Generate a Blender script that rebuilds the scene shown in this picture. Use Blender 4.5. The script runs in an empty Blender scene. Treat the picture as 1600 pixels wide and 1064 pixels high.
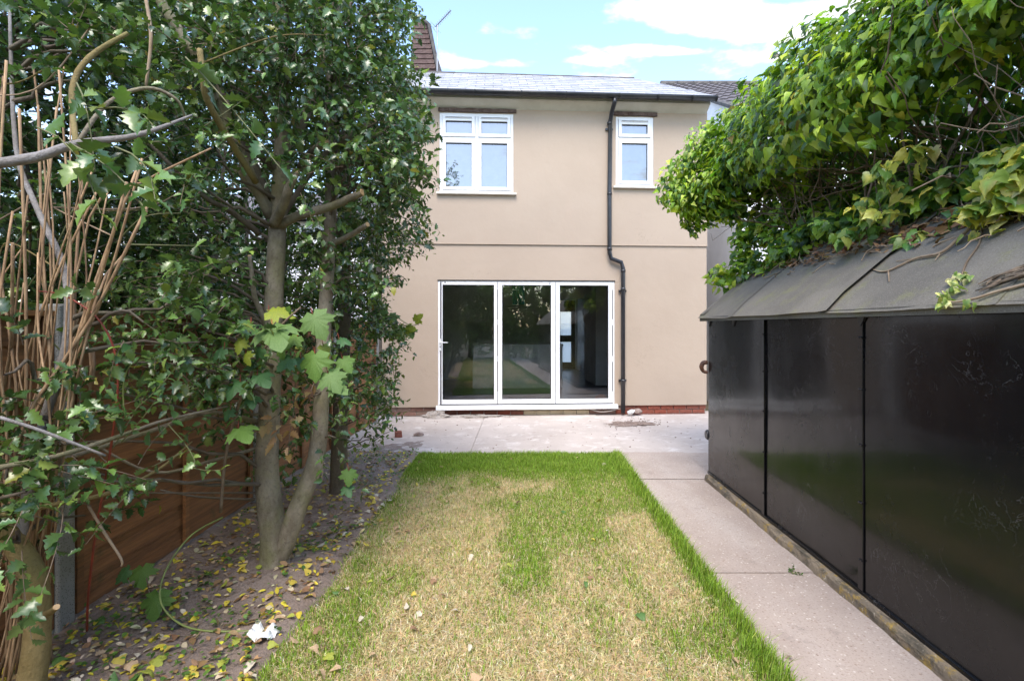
import bpy, math, random
import numpy as np
from mathutils import Vector, Matrix

R = math.radians
rnd = random.Random(7)
rng = np.random.default_rng(11)
sc = bpy.context.scene
col = sc.collection

# ------------------------------------------------------------------ camera
CAMZ, F, CX, CY = 1.5, 800.0, 815.0, 510.0      # eye height, focal length and vanishing point of the photo (1600 px wide)
cd = bpy.data.cameras.new('camera'); cam = bpy.data.objects.new('camera', cd); col.objects.link(cam)
cam.location = (0, 0, CAMZ); cam.rotation_euler = (R(90), 0, 0)
cd.sensor_width = 36; cd.lens = 18.0
cd.shift_x = -(CX - 800) / 1600; cd.shift_y = (CY - 532) / 1600
cd.clip_start = 0.05; cd.clip_end = 2000
sc.camera = cam

# ------------------------------------------------------------------ world
SUN_EL, SUN_AZ = R(56), R(186)      # azimuth measured clockwise from +Y
w = bpy.data.worlds.new('World'); sc.world = w; w.use_nodes = True
nt = w.node_tree; nt.nodes.clear()
def wn(t, **k):
    n = nt.nodes.new(t)
    for a, b in k.items(): setattr(n, a, b)
    return n
def wmath(op, a, b=None, c=None):
    n = wn('ShaderNodeMath', operation=op)
    for i, v in enumerate((a, b, c)):
        if v is None: continue
        if isinstance(v, (int, float)): n.inputs[i].default_value = v
        else: nt.links.new(v, n.inputs[i])
    return n.outputs[0]
sky = wn('ShaderNodeTexSky', sky_type='NISHITA', sun_disc=False, sun_elevation=SUN_EL, sun_rotation=SUN_AZ)
sky.air_density = 1.25; sky.dust_density = 1.0; sky.ozone_density = 1.6
tc = wn('ShaderNodeTexCoord'); sep = wn('ShaderNodeSeparateXYZ'); nt.links.new(tc.outputs['Generated'], sep.inputs[0])
zc = wmath('MAXIMUM', sep.outputs[2], 0.06)
uu = wmath('DIVIDE', sep.outputs[0], zc); vv = wmath('DIVIDE', sep.outputs[1], zc)
cmb = wn('ShaderNodeCombineXYZ'); nt.links.new(uu, cmb.inputs[0]); nt.links.new(vv, cmb.inputs[1])
nz = wn('ShaderNodeTexNoise'); nz.inputs['Scale'].default_value = 2.7; nz.inputs['Detail'].default_value = 9; nz.inputs['Roughness'].default_value = 0.56
nt.links.new(cmb.outputs[0], nz.inputs['Vector'])
dens = wmath('MULTIPLY', nz.outputs[0], 0.9)
# cumulus banks of the photograph (u, v, half width, half depth) on a cloud plane
def pix_uv(px, py): return (px - CX) / (CY - py), F / (CY - py)
for (px, py, wpx, hpx, g) in [(1110, 22, 125, 22, .26), (1170, 52, 100, 14, .21), (1000, 76, 100, 8, .19), (1320, 8, 55, 14, .22),
                              (770, 100, 110, 10, .18), (940, 94, 35, 8, .2), (1230, 90, 100, 9, .16), (1060, 82, 50, 7, .15)]:
    u0, v0 = pix_uv(px, py); u1 = pix_uv(px + wpx, py)[0]; v1 = pix_uv(px, py + hpx)[1]
    du = wmath('DIVIDE', wmath('SUBTRACT', uu, u0), abs(u1 - u0)); dv = wmath('DIVIDE', wmath('SUBTRACT', vv, v0), abs(v1 - v0))
    rr = wmath('ADD', wmath('MULTIPLY', du, du), wmath('MULTIPLY', dv, dv))
    gs = wmath('MULTIPLY', wmath('POWER', 2.718, wmath('MULTIPLY', rr, -0.9)), g)
    fwd = wmath('GREATER_THAN', sep.outputs[1], 0.0)
    dens = wmath('ADD', dens, wmath('MULTIPLY', gs, fwd))
mr = wn('ShaderNodeMapRange', interpolation_type='SMOOTHSTEP'); nt.links.new(dens, mr.inputs[0])
mr.inputs[1].default_value = 0.50; mr.inputs[2].default_value = 0.62; mr.inputs[3].default_value = 0; mr.inputs[4].default_value = 0.95
# thicker cloud is greyer underneath
mr2 = wn('ShaderNodeMapRange', interpolation_type='SMOOTHSTEP'); nt.links.new(dens, mr2.inputs[0])
mr2.inputs[1].default_value = 0.62; mr2.inputs[2].default_value = 0.86
cr = wn('ShaderNodeMix', data_type='RGBA'); nt.links.new(mr2.outputs[0], cr.inputs[0])
cr.inputs[6].default_value = (2.9, 2.87, 2.83, 1); cr.inputs[7].default_value = (1.9, 1.95, 2.1, 1)
mx = wn('ShaderNodeMix', data_type='RGBA'); nt.links.new(mr.outputs[0], mx.inputs[0])
tn = wn('ShaderNodeMix', data_type='RGBA', blend_type='MULTIPLY'); tn.inputs[0].default_value = 1; tn.inputs[7].default_value = (.99, .98, 1.01, 1); nt.links.new(sky.outputs[0], tn.inputs[6]); nt.links.new(tn.outputs[2], mx.inputs[6]); nt.links.new(cr.outputs[2], mx.inputs[7])
bg = wn('ShaderNodeBackground'); nt.links.new(mx.outputs[2], bg.inputs[0]); bg.inputs[1].default_value = 0.14
wo = wn('ShaderNodeOutputWorld'); nt.links.new(bg.outputs[0], wo.inputs[0])

# ------------------------------------------------------------------ sun (veiled: soft shadows)
sd = bpy.data.lights.new('sun', 'SUN'); sd.energy = 1.3; sd.angle = R(32); sd.color = (1, 0.92, 0.82)
so = bpy.data.objects.new('sun', sd); col.objects.link(so)
sv = Vector((math.sin(SUN_AZ) * math.cos(SUN_EL), math.cos(SUN_AZ) * math.cos(SUN_EL), math.sin(SUN_EL)))
so.rotation_euler = sv.to_track_quat('Z', 'Y').to_euler()

vs = sc.view_settings; vs.view_transform = 'Standard'; vs.look = 'None'; vs.gamma = 1; vs.use_curve_mapping = False
vs.exposure = 1.84
sc.render.engine = 'CYCLES'
sc.cycles.max_bounces = 6; sc.cycles.transparent_max_bounces = 8; sc.cycles.diffuse_bounces = 4; sc.cycles.glossy_bounces = 3; sc.cycles.transmission_bounces = 4
sc.cycles.use_denoising = True

# ================================================================== materials
def srgb(r, g, b):
    f = lambda c: (c / 255 / 12.92) if c / 255 <= 0.04045 else ((c / 255 + 0.055) / 1.055) ** 2.4
    return (f(r), f(g), f(b))
class NT:
    def __init__(s, name):
        s.m = bpy.data.materials.new(name); s.m.use_nodes = True; s.t = s.m.node_tree; s.t.nodes.clear()
        s.out = s.n('ShaderNodeOutputMaterial'); s.p = s.n('ShaderNodeBsdfPrincipled'); s.t.links.new(s.p.outputs[0], s.out.inputs[0])
        s.c = s.n('ShaderNodeTexCoord').outputs['Object']
    def n(s, t, **k):
        n = s.t.nodes.new(t)
        for a, b in k.items(): setattr(n, a, b)
        return n
    def put(s, v, sock):
        if isinstance(v, (int, float)): sock.default_value = v
        elif isinstance(v, tuple): sock.default_value = (*v, 1) if len(v) == 3 and sock.type == 'RGBA' else v
        else: s.t.links.new(v, sock)
    def noise(s, scale, detail=4, rough=.6, vec=None, stretch=None, dist=0):
        n = s.n('ShaderNodeTexNoise'); n.inputs['Scale'].default_value = scale; n.inputs['Detail'].default_value = detail
        n.inputs['Roughness'].default_value = rough; n.inputs['Distortion'].default_value = dist
        v = vec or s.c
        if stretch:
            mp = s.n('ShaderNodeMapping'); mp.inputs['Scale'].default_value = stretch; s.t.links.new(v, mp.inputs[0]); v = mp.outputs[0]
        s.t.links.new(v, n.inputs['Vector']); return n.outputs[0]
    def voro(s, scale, feature='F1', out='Distance', stretch=None):
        n = s.n('ShaderNodeTexVoronoi', feature=feature); n.inputs['Scale'].default_value = scale
        v = s.c
        if stretch:
            mp = s.n('ShaderNodeMapping'); mp.inputs['Scale'].default_value = stretch; s.t.links.new(v, mp.inputs[0]); v = mp.outputs[0]
        s.t.links.new(v, n.inputs['Vector']); return n.outputs[out]
    def ramp(s, fac, lo, hi, a=0., b=1.):
        n = s.n('ShaderNodeMapRange', interpolation_type='SMOOTHSTEP'); s.put(fac, n.inputs[0])
        for i, v in ((1, lo), (2, hi), (3, a), (4, b)): n.inputs[i].default_value = v
        return n.outputs[0]
    def mix(s, fac, a, b, bt='MIX'):
        n = s.n('ShaderNodeMix', data_type='RGBA', blend_type=bt)
        s.put(fac, n.inputs[0]); s.put(a, n.inputs[6]); s.put(b, n.inputs[7]); return n.outputs[2]
    def math(s, op, a, b):
        n = s.n('ShaderNodeMath', operation=op); s.put(a, n.inputs[0]); s.put(b, n.inputs[1]); return n.outputs[0]
    def bump(s, h, strength=.3, dist=.01, prev=None):
        n = s.n('ShaderNodeBump'); n.inputs['Strength'].default_value = strength; n.inputs['Distance'].default_value = dist
        s.put(h, n.inputs['Height'])
        if prev is not None: s.t.links.new(prev, n.inputs['Normal'])
        return n.outputs[0]
    def fin(s, base=None, rough=None, normal=None, **k):
        if base is not None: s.put(base, s.p.inputs['Base Color'])
        if rough is not None: s.put(rough, s.p.inputs['Roughness'])
        if normal is not None: s.put(normal, s.p.inputs['Normal'])
        for a, v in k.items(): s.put(v, s.p.inputs[a.replace('_', ' ')])
        return s.m
def simple(name, a, b=None, scale=6, rough=.6, bump=.15, bscale=60, dist=.004, lo=.35, hi=.65, stretch=None, rand=0, **k):
    t = NT(name); b = b or tuple(x * .8 for x in a)
    c = t.mix(t.ramp(t.noise(scale, 6, .65, stretch=stretch), lo, hi), a, b)
    if rand:
        oi = t.n('ShaderNodeObjectInfo').outputs['Random']
        c = t.mix(1.0, c, t.mix(oi, (1 - rand,) * 3, (1 + rand,) * 3), 'MULTIPLY')
    return t.fin(c, rough, t.bump(t.noise(bscale, 4, stretch=stretch), bump, dist) if bump else None, **k)

M = {}
# rendered wall: warm sand paint, faint roller marks, trowel undulation, some stains
t = NT('sand_render')
big = t.noise(.9, 5, .6); c = t.mix(t.ramp(big, .3, .7), (.410, .325, .250), (.385, .303, .232))
c = t.mix(t.ramp(t.noise(14, 5, .7), .55, .8, 0, .35), c, (.43, .315, .23))
c = t.mix(t.ramp(t.noise(2.4, 7, .7), .5, .72, 0, .22), c, (.43, .35, .275)); st = t.noise(3.5, 5, .65, stretch=(3.5, 3.5, .35)); c = t.mix(t.ramp(st, .56, .8, 0, .35), c, (.42, .315, .24))
ck = t.math('ABSOLUTE', t.math('SUBTRACT', t.noise(1.3, 6, .65, dist=.4), .5), 0.0); c = t.mix(t.math('MULTIPLY', t.ramp(ck, 0, .004, .5, 0), t.ramp(t.noise(.8, 2), .55, .65)), c, (.24, .19, .14))
nb = t.bump(t.noise(160, 4, .7), .4, .004); nb = t.bump(t.noise(5, 4), .4, .014, nb)
M['render'] = t.fin(c, .85, nb)
t = NT('white_render'); c = t.mix(t.ramp(t.noise(1.2, 5), .35, .7), (.80, .80, .81), (.72, .72, .74))
M['white_render'] = t.fin(c, .85, t.bump(t.noise(120, 4), .5, .006))
M['upvc'] = simple('white_upvc', (.80, .80, .80), (.76, .76, .77), 3, .28, .02)
M['sill'] = simple('painted_sill', (.74, .71, .64), (.66, .62, .54), 5, .55, .2)
M['soffit'] = simple('pale_soffit_paint', (.60, .59, .53), (.53, .52, .46), 4, .5, .05)
M['pane_backing'] = simple('pane_backing_grey', (.42, .41, .43), (.36, .355, .38), 6, .9, .1)  # grey for the sheets added behind the upper panes
M['gasket'] = simple('black_gasket', (.015, .015, .016), None, 5, .5, 0)
M['lintel'] = simple('old_brown_lintel', (.085, .052, .042), (.14, .10, .085), 9, .9, 1.0, 40, .02)
M['pipe'] = simple('black_plastic_pipe', (.017, .018, .022), (.03, .03, .034), 8, .3, .08, 30)
M['slate'] = simple('pale_grey_slate', (.31, .305, .315), (.40, .39, .40), 7, .45, .3, 50, .004, rand=.14)
M['ridge'] = simple('dark_ridge_tile', (.07, .065, .065), (.12, .11, .10), 8, .8, .5)
M['brown_tile'] = simple('dark_brown_hung_tile', (.085, .05, .045), (.13, .085, .075), 12, .85, .8, 30, .02)
t = NT('old_concrete_roof_tile'); c = t.mix(t.ramp(t.noise(5, 6), .35, .65), (.085, .075, .08), (.14, .125, .13))
c = t.mix(t.ramp(t.noise(28, 3), .62, .7), c, (.24, .22, .16)); M['roof_tile'] = t.fin(c, .9, t.bump(t.noise(60, 4), .6, .01))
# brick
def brick_mat(name, a, b, eff):
    t = NT(name); oi = t.n('ShaderNodeObjectInfo').outputs['Random']
    c = t.mix(oi, a, b); c = t.mix(t.ramp(t.noise(18, 5), .5, .75, 0, .6), c, tuple(x * .55 for x in a))
    c = t.mix(t.ramp(t.noise(7, 6, .7), .60, .72, 0, eff), c, (.50, .45, .40))
    return t.fin(c, .9, t.bump(t.noise(60, 5), .8, .008))
M['brick'] = brick_mat('red_brick', (.25, .062, .035), (.20, .075, .05), .45)
M['brick_worn'] = brick_mat('worn_dusty_brick', (.24, .12, .09), (.21, .14, .11), .85)
M['brick_cream'] = simple('cream_painted_brick', (.50, .41, .27), (.40, .31, .2), 9, .7, .5, 30, .008, lo=.5, hi=.75)
M['mortar'] = simple('mortar', (.38, .34, .30), (.27, .24, .21), 14, .95, .8, 60, .01)
# concrete
t = NT('patio_concrete')
c = t.mix(t.ramp(t.noise(1.1, 6, .65), .3, .7), (.48, .42, .375), (.40, .345, .305))
c = t.mix(t.ramp(t.noise(3.2, 6, .7, dist=.6), .52, .72, 0, .9), c, (.64, .60, .56))
c = t.mix(t.ramp(t.noise(9, 6, .7), .55, .72, 0, .7), c, (.29, .23, .19))
c = t.mix(t.ramp(t.noise(70, 3), .58, .72, 0, .35), c, (.25, .21, .19))
M['patio'] = t.fin(c, .88, t.bump(t.noise(90, 5), .4, .006))
t = NT('aggregate_concrete')
c = t.mix(t.ramp(t.noise(1.6, 5, .65), .3, .7), (.405, .332, .278), (.335, .27, .226))
c = t.mix(t.ramp(t.noise(.7, 4, .6, stretch=(2.2, .5, 1)), .45, .7, 0, .5), c, (.45, .40, .36))
v = t.voro(62, 'F1', 'Color'); sp = t.n('ShaderNodeSeparateXYZ'); t.t.links.new(v, sp.inputs[0])
dd = t.voro(62); spot = t.math('MULTIPLY', t.ramp(dd, .28, .42, 1, 0), t.ramp(sp.outputs[0], .45, .65))
c = t.mix(t.math('MULTIPLY', spot, .8), c, t.mix(sp.outputs[1], (.62, .55, .48), (.23, .15, .11)))
c = t.mix(t.ramp(t.noise(90, 3, .7), .52, .70, 0, .65), c, (.19, .145, .12))
c = t.mix(t.ramp(t.noise(5, 7, .75), .54, .72, 0, .6), c, (.22, .18, .155)); c = t.mix(t.ramp(t.noise(40, 4, .7), .64, .72, 0, .7), c, (.12, .10, .085))
M['path'] = t.fin(c, .85, t.bump(t.noise(140, 4), .5, .005))
# soils
t = NT('dry_soil'); c = t.mix(t.ramp(t.noise(5, 7, .7), .3, .7), (.265, .195, .152), (.37, .285, .23))
c = t.mix(t.ramp(t.noise(45, 5, .7), .5, .75, 0, .6), c, (.10, .07, .055))
sp2 = t.n('ShaderNodeSeparateXYZ'); t.t.links.new(t.c, sp2.inputs[0])
dusty = t.math('MULTIPLY', t.ramp(sp2.outputs[1], 4.2, 6.2), .85)
c = t.mix(t.math('MULTIPLY', dusty, t.ramp(t.noise(4, 6), .25, .6)), c, (.36, .295, .255))
M['soil'] = t.fin(c, .95, t.bump(t.noise(55, 7, .7), 1.0, .03))
M['ground'] = simple('rough_ground', (.08, .075, .04), (.12, .09, .06), 3, .95, .6, 30, .02)
M['thatch'] = simple('dry_thatch', (.38, .28, .16), (.27, .2, .1), 30, .95, 1, 120, .02)
# shed
t = NT('black_bitumen_paint')
c = t.mix(t.ramp(t.noise(2.5, 5), .4, .7), (.006, .006, .007), (.011, .0105, .0105))
c = t.mix(t.ramp(t.noise(11, 7, .75, dist=1.5), .62, .72, 0, .6), c, (.07, .065, .063)); c = t.mix(t.ramp(t.noise(30, 6, .8, stretch=(1, 2.5, .5)), .64, .72, 0, .7), c, (.10, .095, .09)); c = t.mix(t.ramp(t.noise(140, 3), .72, .78, 0, .8), c, (.25, .24, .23))
rg = t.ramp(t.noise(3, 6, .7), .3, .7, .13, .22); rg = t.math('ADD', rg, t.ramp(t.noise(24, 5, .7), .5, .75, 0, .10))
nb = t.bump(t.noise(130, 5, .7), .05, .003); nb = t.bump(t.noise(1.3, 3), .30, .03, nb); nb = t.bump(t.noise(7, 5, .6, stretch=(1, 2.5, .4)), .10, .006, nb)
sc1 = t.math('ABSOLUTE', t.math('SUBTRACT', t.noise(5, 5, .6, dist=2.0), .5), 0.0); sc2 = t.math('MULTIPLY', t.ramp(sc1, .0, .007, 1, 0), t.ramp(t.noise(2.1, 3), .52, .62))
c = t.mix(t.math('MULTIPLY', sc2, .7), c, (.14, .135, .13))
M['black_paint'] = t.fin(c, t.ramp(t.noise(3, 6, .7), .3, .7, .17, .30), nb, Coat_Weight=.35, Coat_Roughness=t.math('MULTIPLY', rg, .5), Specular_IOR_Level=.22)
t = NT('mineral_felt')
c = t.mix(t.ramp(t.noise(2.2, 6), .35, .7), (.125, .112, .092), (.185, .165, .132))
c = t.mix(t.ramp(t.noise(6, 6, .7), .5, .75, 0, .9), c, (.19, .185, .085))
c = t.mix(t.ramp(t.noise(150, 3), .5, .7, 0, .45), c, (.32, .29, .24)); c = t.mix(t.ramp(t.noise(110, 3), .54, .7, 0, .5), c, (.07, .062, .052))
M['felt'] = t.fin(c, .95, t.bump(t.noise(230, 3), .5, .003))
t = NT('mossy_timber'); c = t.mix(t.ramp(t.noise(9, 6, stretch=(1, .25, 1)), .35, .65), (.27, .21, .14), (.17, .135, .095))
c = t.mix(t.ramp(t.noise(13, 5, .7), .52, .66), c, (.36, .24, .06)); c = t.mix(t.ramp(t.noise(11, 6, .75, stretch=(1, .4, 1)), .48, .62, 0, .85), c, (.075, .065, .045)); c = t.mix(t.ramp(t.noise(40, 4), .62, .7, 0, .6), c, (.5, .44, .34))
M['edging'] = t.fin(c, .95, t.bump(t.noise(50, 6), .9, .015))
# fence
t = NT('stained_fence_board'); oi = t.n('ShaderNodeObjectInfo').outputs['Random']
c = t.mix(t.ramp(t.noise(6, 7, .65, stretch=(3, .35, 9)), .3, .7), (.31, .135, .046), (.17, .075, .028))
c = t.mix(1.0, c, t.mix(oi, (.8,) * 3, (1.2,) * 3), 'MULTIPLY')
kn = t.voro(2.6, stretch=(1, .7, 2.4)); c = t.mix(t.ramp(kn, .05, .09, .85, 0), c, (.03, .014, .007))
c = t.mix(t.ramp(t.noise(4, 5), .58, .75, 0, .6), c, (.07, .07, .025))
M['fence'] = t.fin(c, .8, t.bump(t.noise(20, 6, stretch=(3, .3, 9)), .5, .008))
t = NT('fence_post_concrete'); c = t.mix(t.ramp(t.noise(3, 5), .35, .7), (.33, .32, .295), (.25, .25, .22))
dd = t.voro(110); c = t.mix(t.ramp(dd, .22, .36, .8, 0), c, (.12, .10, .08)); M['post'] = t.fin(c, .9, t.bump(t.noise(130, 4), .7, .005))
# bark
def bark(name, a, b, moss, mfac=.6, sc_=1):
    t = NT(name); c = t.mix(t.ramp(t.noise(9 * sc_, 6, .65, stretch=(1, 1, .6)), .3, .7), a, b)
    c = t.mix(t.ramp(t.noise(3.5, 5, .65), .42, .68, 0, mfac), c, moss)
    c = t.mix(t.ramp(t.noise(20, 4, stretch=(.6, .6, 2.2)), .66, .76, 0, .5), c, tuple(x * .4 for x in a)); c = t.mix(t.ramp(t.noise(45, 5, .7), .5, .7, 0, .5), c, tuple(x * .55 for x in a))
    nb = t.bump(t.noise(34, 6, .7, stretch=(1, 1, .8)), .7, .014); nb = t.bump(t.noise(120, 5, .7), .8, .006, nb)
    return t.fin(c, .85, nb)
M['bark'] = bark('holly_bark', (.155, .122, .082), (.34, .295, .22), (.19, .185, .07), .75)
M['bark_dark'] = bark('dark_holly_bark', (.10, .078, .058), (.17, .135, .10), (.13, .12, .06))
M['bark_grey'] = bark('grey_smooth_bark', (.20, .18, .165), (.33, .31, .30), (.15, .12, .08), .5)
M['bark_moss'] = bark('olive_bark', (.20, .145, .05), (.28, .215, .09), (.19, .17, .05))
M['twig'] = simple('brown_twig', (.13, .09, .06), (.20, .15, .10), 20, .85, .4)
M['twig_green'] = simple('green_twig', (.11, .13, .045), (.16, .15, .07), 20, .7, .3)
M['twig_pale'] = simple('pale_dry_stem', (.36, .27, .18), (.26, .18, .11), 15, .85, .4)
M['cane'] = simple('dry_cane', (.42, .28, .155), (.25, .15, .08), 9, .75, .6, 50, .004, stretch=(6, 6, .8), rand=.3)
M['cut'] = simple('fresh_cut_wood', (.62, .43, .24), (.50, .33, .17), 20, .85, .3)
M['bramble_red'] = simple('red_bramble', (.26, .04, .02), (.17, .035, .02), 12, .5, .3)
M['shoot'] = simple('green_shoot', (.22, .27, .07), (.17, .2, .06), 12, .5, .1)
# interior
M['int_wall'] = simple('kitchen_wall_paint', (.78, .78, .75), None, 2, .8, .05)
M['int_white'] = simple('interior_gloss_white', (.84, .84, .82), None, 2, .4, .03)
M['int_floor'] = simple('slate_blue_vinyl', (.055, .06, .085), (.09, .095, .12), 4, .35, .15)
M['int_wood'] = simple('dark_stained_door', (.07, .045, .03), (.11, .07, .045), 8, .5, .3, stretch=(6, 6, .6))
M['island'] = simple('white_island_panel', (.82, .82, .80), None, 2, .35, .02)
t = NT('teal_fabric'); M['teal'] = t.fin(t.mix(t.ramp(t.noise(40, 3), .3, .7), (.01, .30, .33), (.015, .40, .42)), .8)
t.p.inputs['Transmission Weight'].default_value = 0
M['orange'] = simple('orange_plastic', (.75, .17, .03), None, 4, .45, .1)
M['metal'] = simple('aerial_metal', (.33, .33, .34), None, 9, .4, .1, Metallic=.8)
M['plasterboard'] = simple('dark_tool', (.05, .05, .05), None, 4, .6, .1)
M['paper'] = simple('crumpled_white_paper', (.80, .80, .78), (.70, .70, .68), 9, .8, .6, 25, .02)
M['rubble'] = simple('dusty_rubble', (.36, .28, .24), (.22, .16, .13), 20, .95, 1, 50, .02)
M['mortar_heap'] = simple('pale_mortar_spill', (.46, .41, .37), (.36, .31, .27), 8, .95, 1, 50, .03)
M['soil_heap'] = simple('swept_dirt', (.20, .14, .11), (.30, .23, .19), 20, .95, 1, 70, .02)
M['vent'] = simple('terracotta_vent', (.42, .35, .25), None, 8, .85, .4)
M['rust'] = simple('rusty_brown_metal', (.12, .05, .025), (.06, .028, .018), 14, .6, .6)
M['pvc_grey'] = simple('white_drain_plastic', (.72, .72, .72), None, 8, .4, .1)
M['cable'] = simple('pale_cable', (.42, .38, .34), None, 8, .6, .1)
# window glass: clear with a Fresnel mirror film (double glazing)
def glass(name, boost, tint, rough=0.0):
    m = bpy.data.materials.new(name); m.use_nodes = True; t = m.node_tree; t.nodes.clear()
    o = t.nodes.new('ShaderNodeOutputMaterial'); mx_ = t.nodes.new('ShaderNodeMixShader'); tr = t.nodes.new('ShaderNodeBsdfTransparent')
    gl = t.nodes.new('ShaderNodeBsdfGlossy'); fr = t.nodes.new('ShaderNodeFresnel'); mm = t.nodes.new('ShaderNodeMath'); mm.operation = 'MULTIPLY_ADD'
    fr.inputs[0].default_value = 1.52; mm.inputs[1].default_value = boost; mm.inputs[2].default_value = 0.02; mm.use_clamp = True
    tr.inputs[0].default_value = (*tint, 1); gl.inputs['Roughness'].default_value = rough
    no = t.nodes.new('ShaderNodeTexNoise'); no.inputs['Scale'].default_value = 1.4; bp = t.nodes.new('ShaderNodeBump'); bp.inputs['Strength'].default_value = .035; bp.inputs['Distance'].default_value = .02
    tcx = t.nodes.new('ShaderNodeTexCoord'); t.links.new(tcx.outputs['Object'], no.inputs[0]); t.links.new(no.outputs[0], bp.inputs['Height']); t.links.new(bp.outputs[0], gl.inputs['Normal'])
    t.links.new(fr.outputs[0], mm.inputs[0]); t.links.new(mm.outputs[0], mx_.inputs[0]); t.links.new(tr.outputs[0], mx_.inputs[1]); t.links.new(gl.outputs[0], mx_.inputs[2]); t.links.new(mx_.outputs[0], o.inputs[0])
    return m
M['glass'] = glass('door_glass', 4.0, (.95, .97, .96))
M['glass_up'] = glass('bedroom_window_glass', 7.0, (.85, .87, .88))
t = NT('frosted_glass'); tl = t.n('ShaderNodeBsdfTranslucent'); tl.inputs[0].default_value = (.95, .97, 1, 1); trp = t.n('ShaderNodeBsdfTransparent'); ms = t.n('ShaderNodeMixShader'); ms.inputs[0].default_value = .4
t.t.links.new(tl.outputs[0], ms.inputs[1]); t.t.links.new(trp.outputs[0], ms.inputs[2]); t.t.links.new(ms.outputs[0], t.out.inputs[0]); M['frosted'] = t.m
# leaves: colour comes with each leaf
def leaf_mat(name, rough, trans, spec=.5, vein=.0):
    t = NT(name); a = t.n('ShaderNodeAttribute', attribute_name='col').outputs['Color']
    c = t.mix(t.ramp(t.noise(60, 3), .4, .7, 0, .25), a, (.10, .13, .03))
    t.fin(c, rough, t.bump(t.noise(90, 2), .12, .004), Specular_IOR_Level=spec)
    tl = t.n('ShaderNodeBsdfTranslucent'); t.t.links.new(t.mix(1.0, a, (1.5, 1.6, .8), 'MULTIPLY'), tl.inputs[0])
    ms = t.n('ShaderNodeMixShader'); ms.inputs[0].default_value = trans
    t.t.links.new(t.p.outputs[0], ms.inputs[1]); t.t.links.new(tl.outputs[0], ms.inputs[2]); t.t.links.new(ms.outputs[0], t.out.inputs[0])
    return t.m
M['holly_leaf'] = leaf_mat('holly_leaf', .27, .18, .65)
M['ivy_leaf'] = leaf_mat('ivy_leaf', .38, .30)
M['soft_leaf'] = leaf_mat('soft_leaf', .5, .38)
M['dry_leaf'] = leaf_mat('dry_leaf', .75, .15, .25)
M['grass'] = leaf_mat('grass_blade', .6, .30, .3)
def flat_leaf(name, a, b, rough=.55, trans=.3, scale=25):
    t = NT(name); c = t.mix(t.ramp(t.noise(scale, 4), .35, .65), a, b)
    t.fin(c, rough, t.bump(t.noise(80, 3), .3, .004))
    tl = t.n('ShaderNodeBsdfTranslucent'); t.t.links.new(c, tl.inputs[0]); ms = t.n('ShaderNodeMixShader'); ms.inputs[0].default_value = trans
    t.t.links.new(t.p.outputs[0], ms.inputs[1]); t.t.links.new(tl.outputs[0], ms.inputs[2]); t.t.links.new(ms.outputs[0], t.out.inputs[0])
    return t.m
M['syc'] = flat_leaf('sycamore_leaf', (.10, .20, .03), (.14, .25, .045), .6, .3)
M['syc_pale'] = flat_leaf('sycamore_leaf_pale', (.14, .235, .06), (.11, .20, .045), .6, .25)
M['syc_dark'] = flat_leaf('sycamore_leaf_dark', (.055, .145, .045), (.085, .19, .06), .45, .25)
M['syc_yellow'] = flat_leaf('sycamore_leaf_yellow', (.38, .40, .04), (.24, .33, .05), .5, .35)
M['fl_yellow'] = flat_leaf('fallen_yellow', (.62, .47, .05), (.55, .45, .10), .6, .2)
M['fl_lime'] = flat_leaf('fallen_lime', (.42, .44, .06), (.30, .34, .06), .6, .2)
M['fl_tan'] = flat_leaf('fallen_tan', (.42, .27, .14), (.52, .38, .24), .75, .1)
M['fl_brown'] = flat_leaf('fallen_brown', (.22, .12, .06), (.32, .2, .11), .8, .1)
M['fl_green'] = flat_leaf('fallen_green', (.07, .15, .03), (.11, .21, .05), .45, .2)
M['fl_pale'] = flat_leaf('fallen_pale', (.62, .55, .42), (.52, .45, .33), .75, .1)

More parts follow.
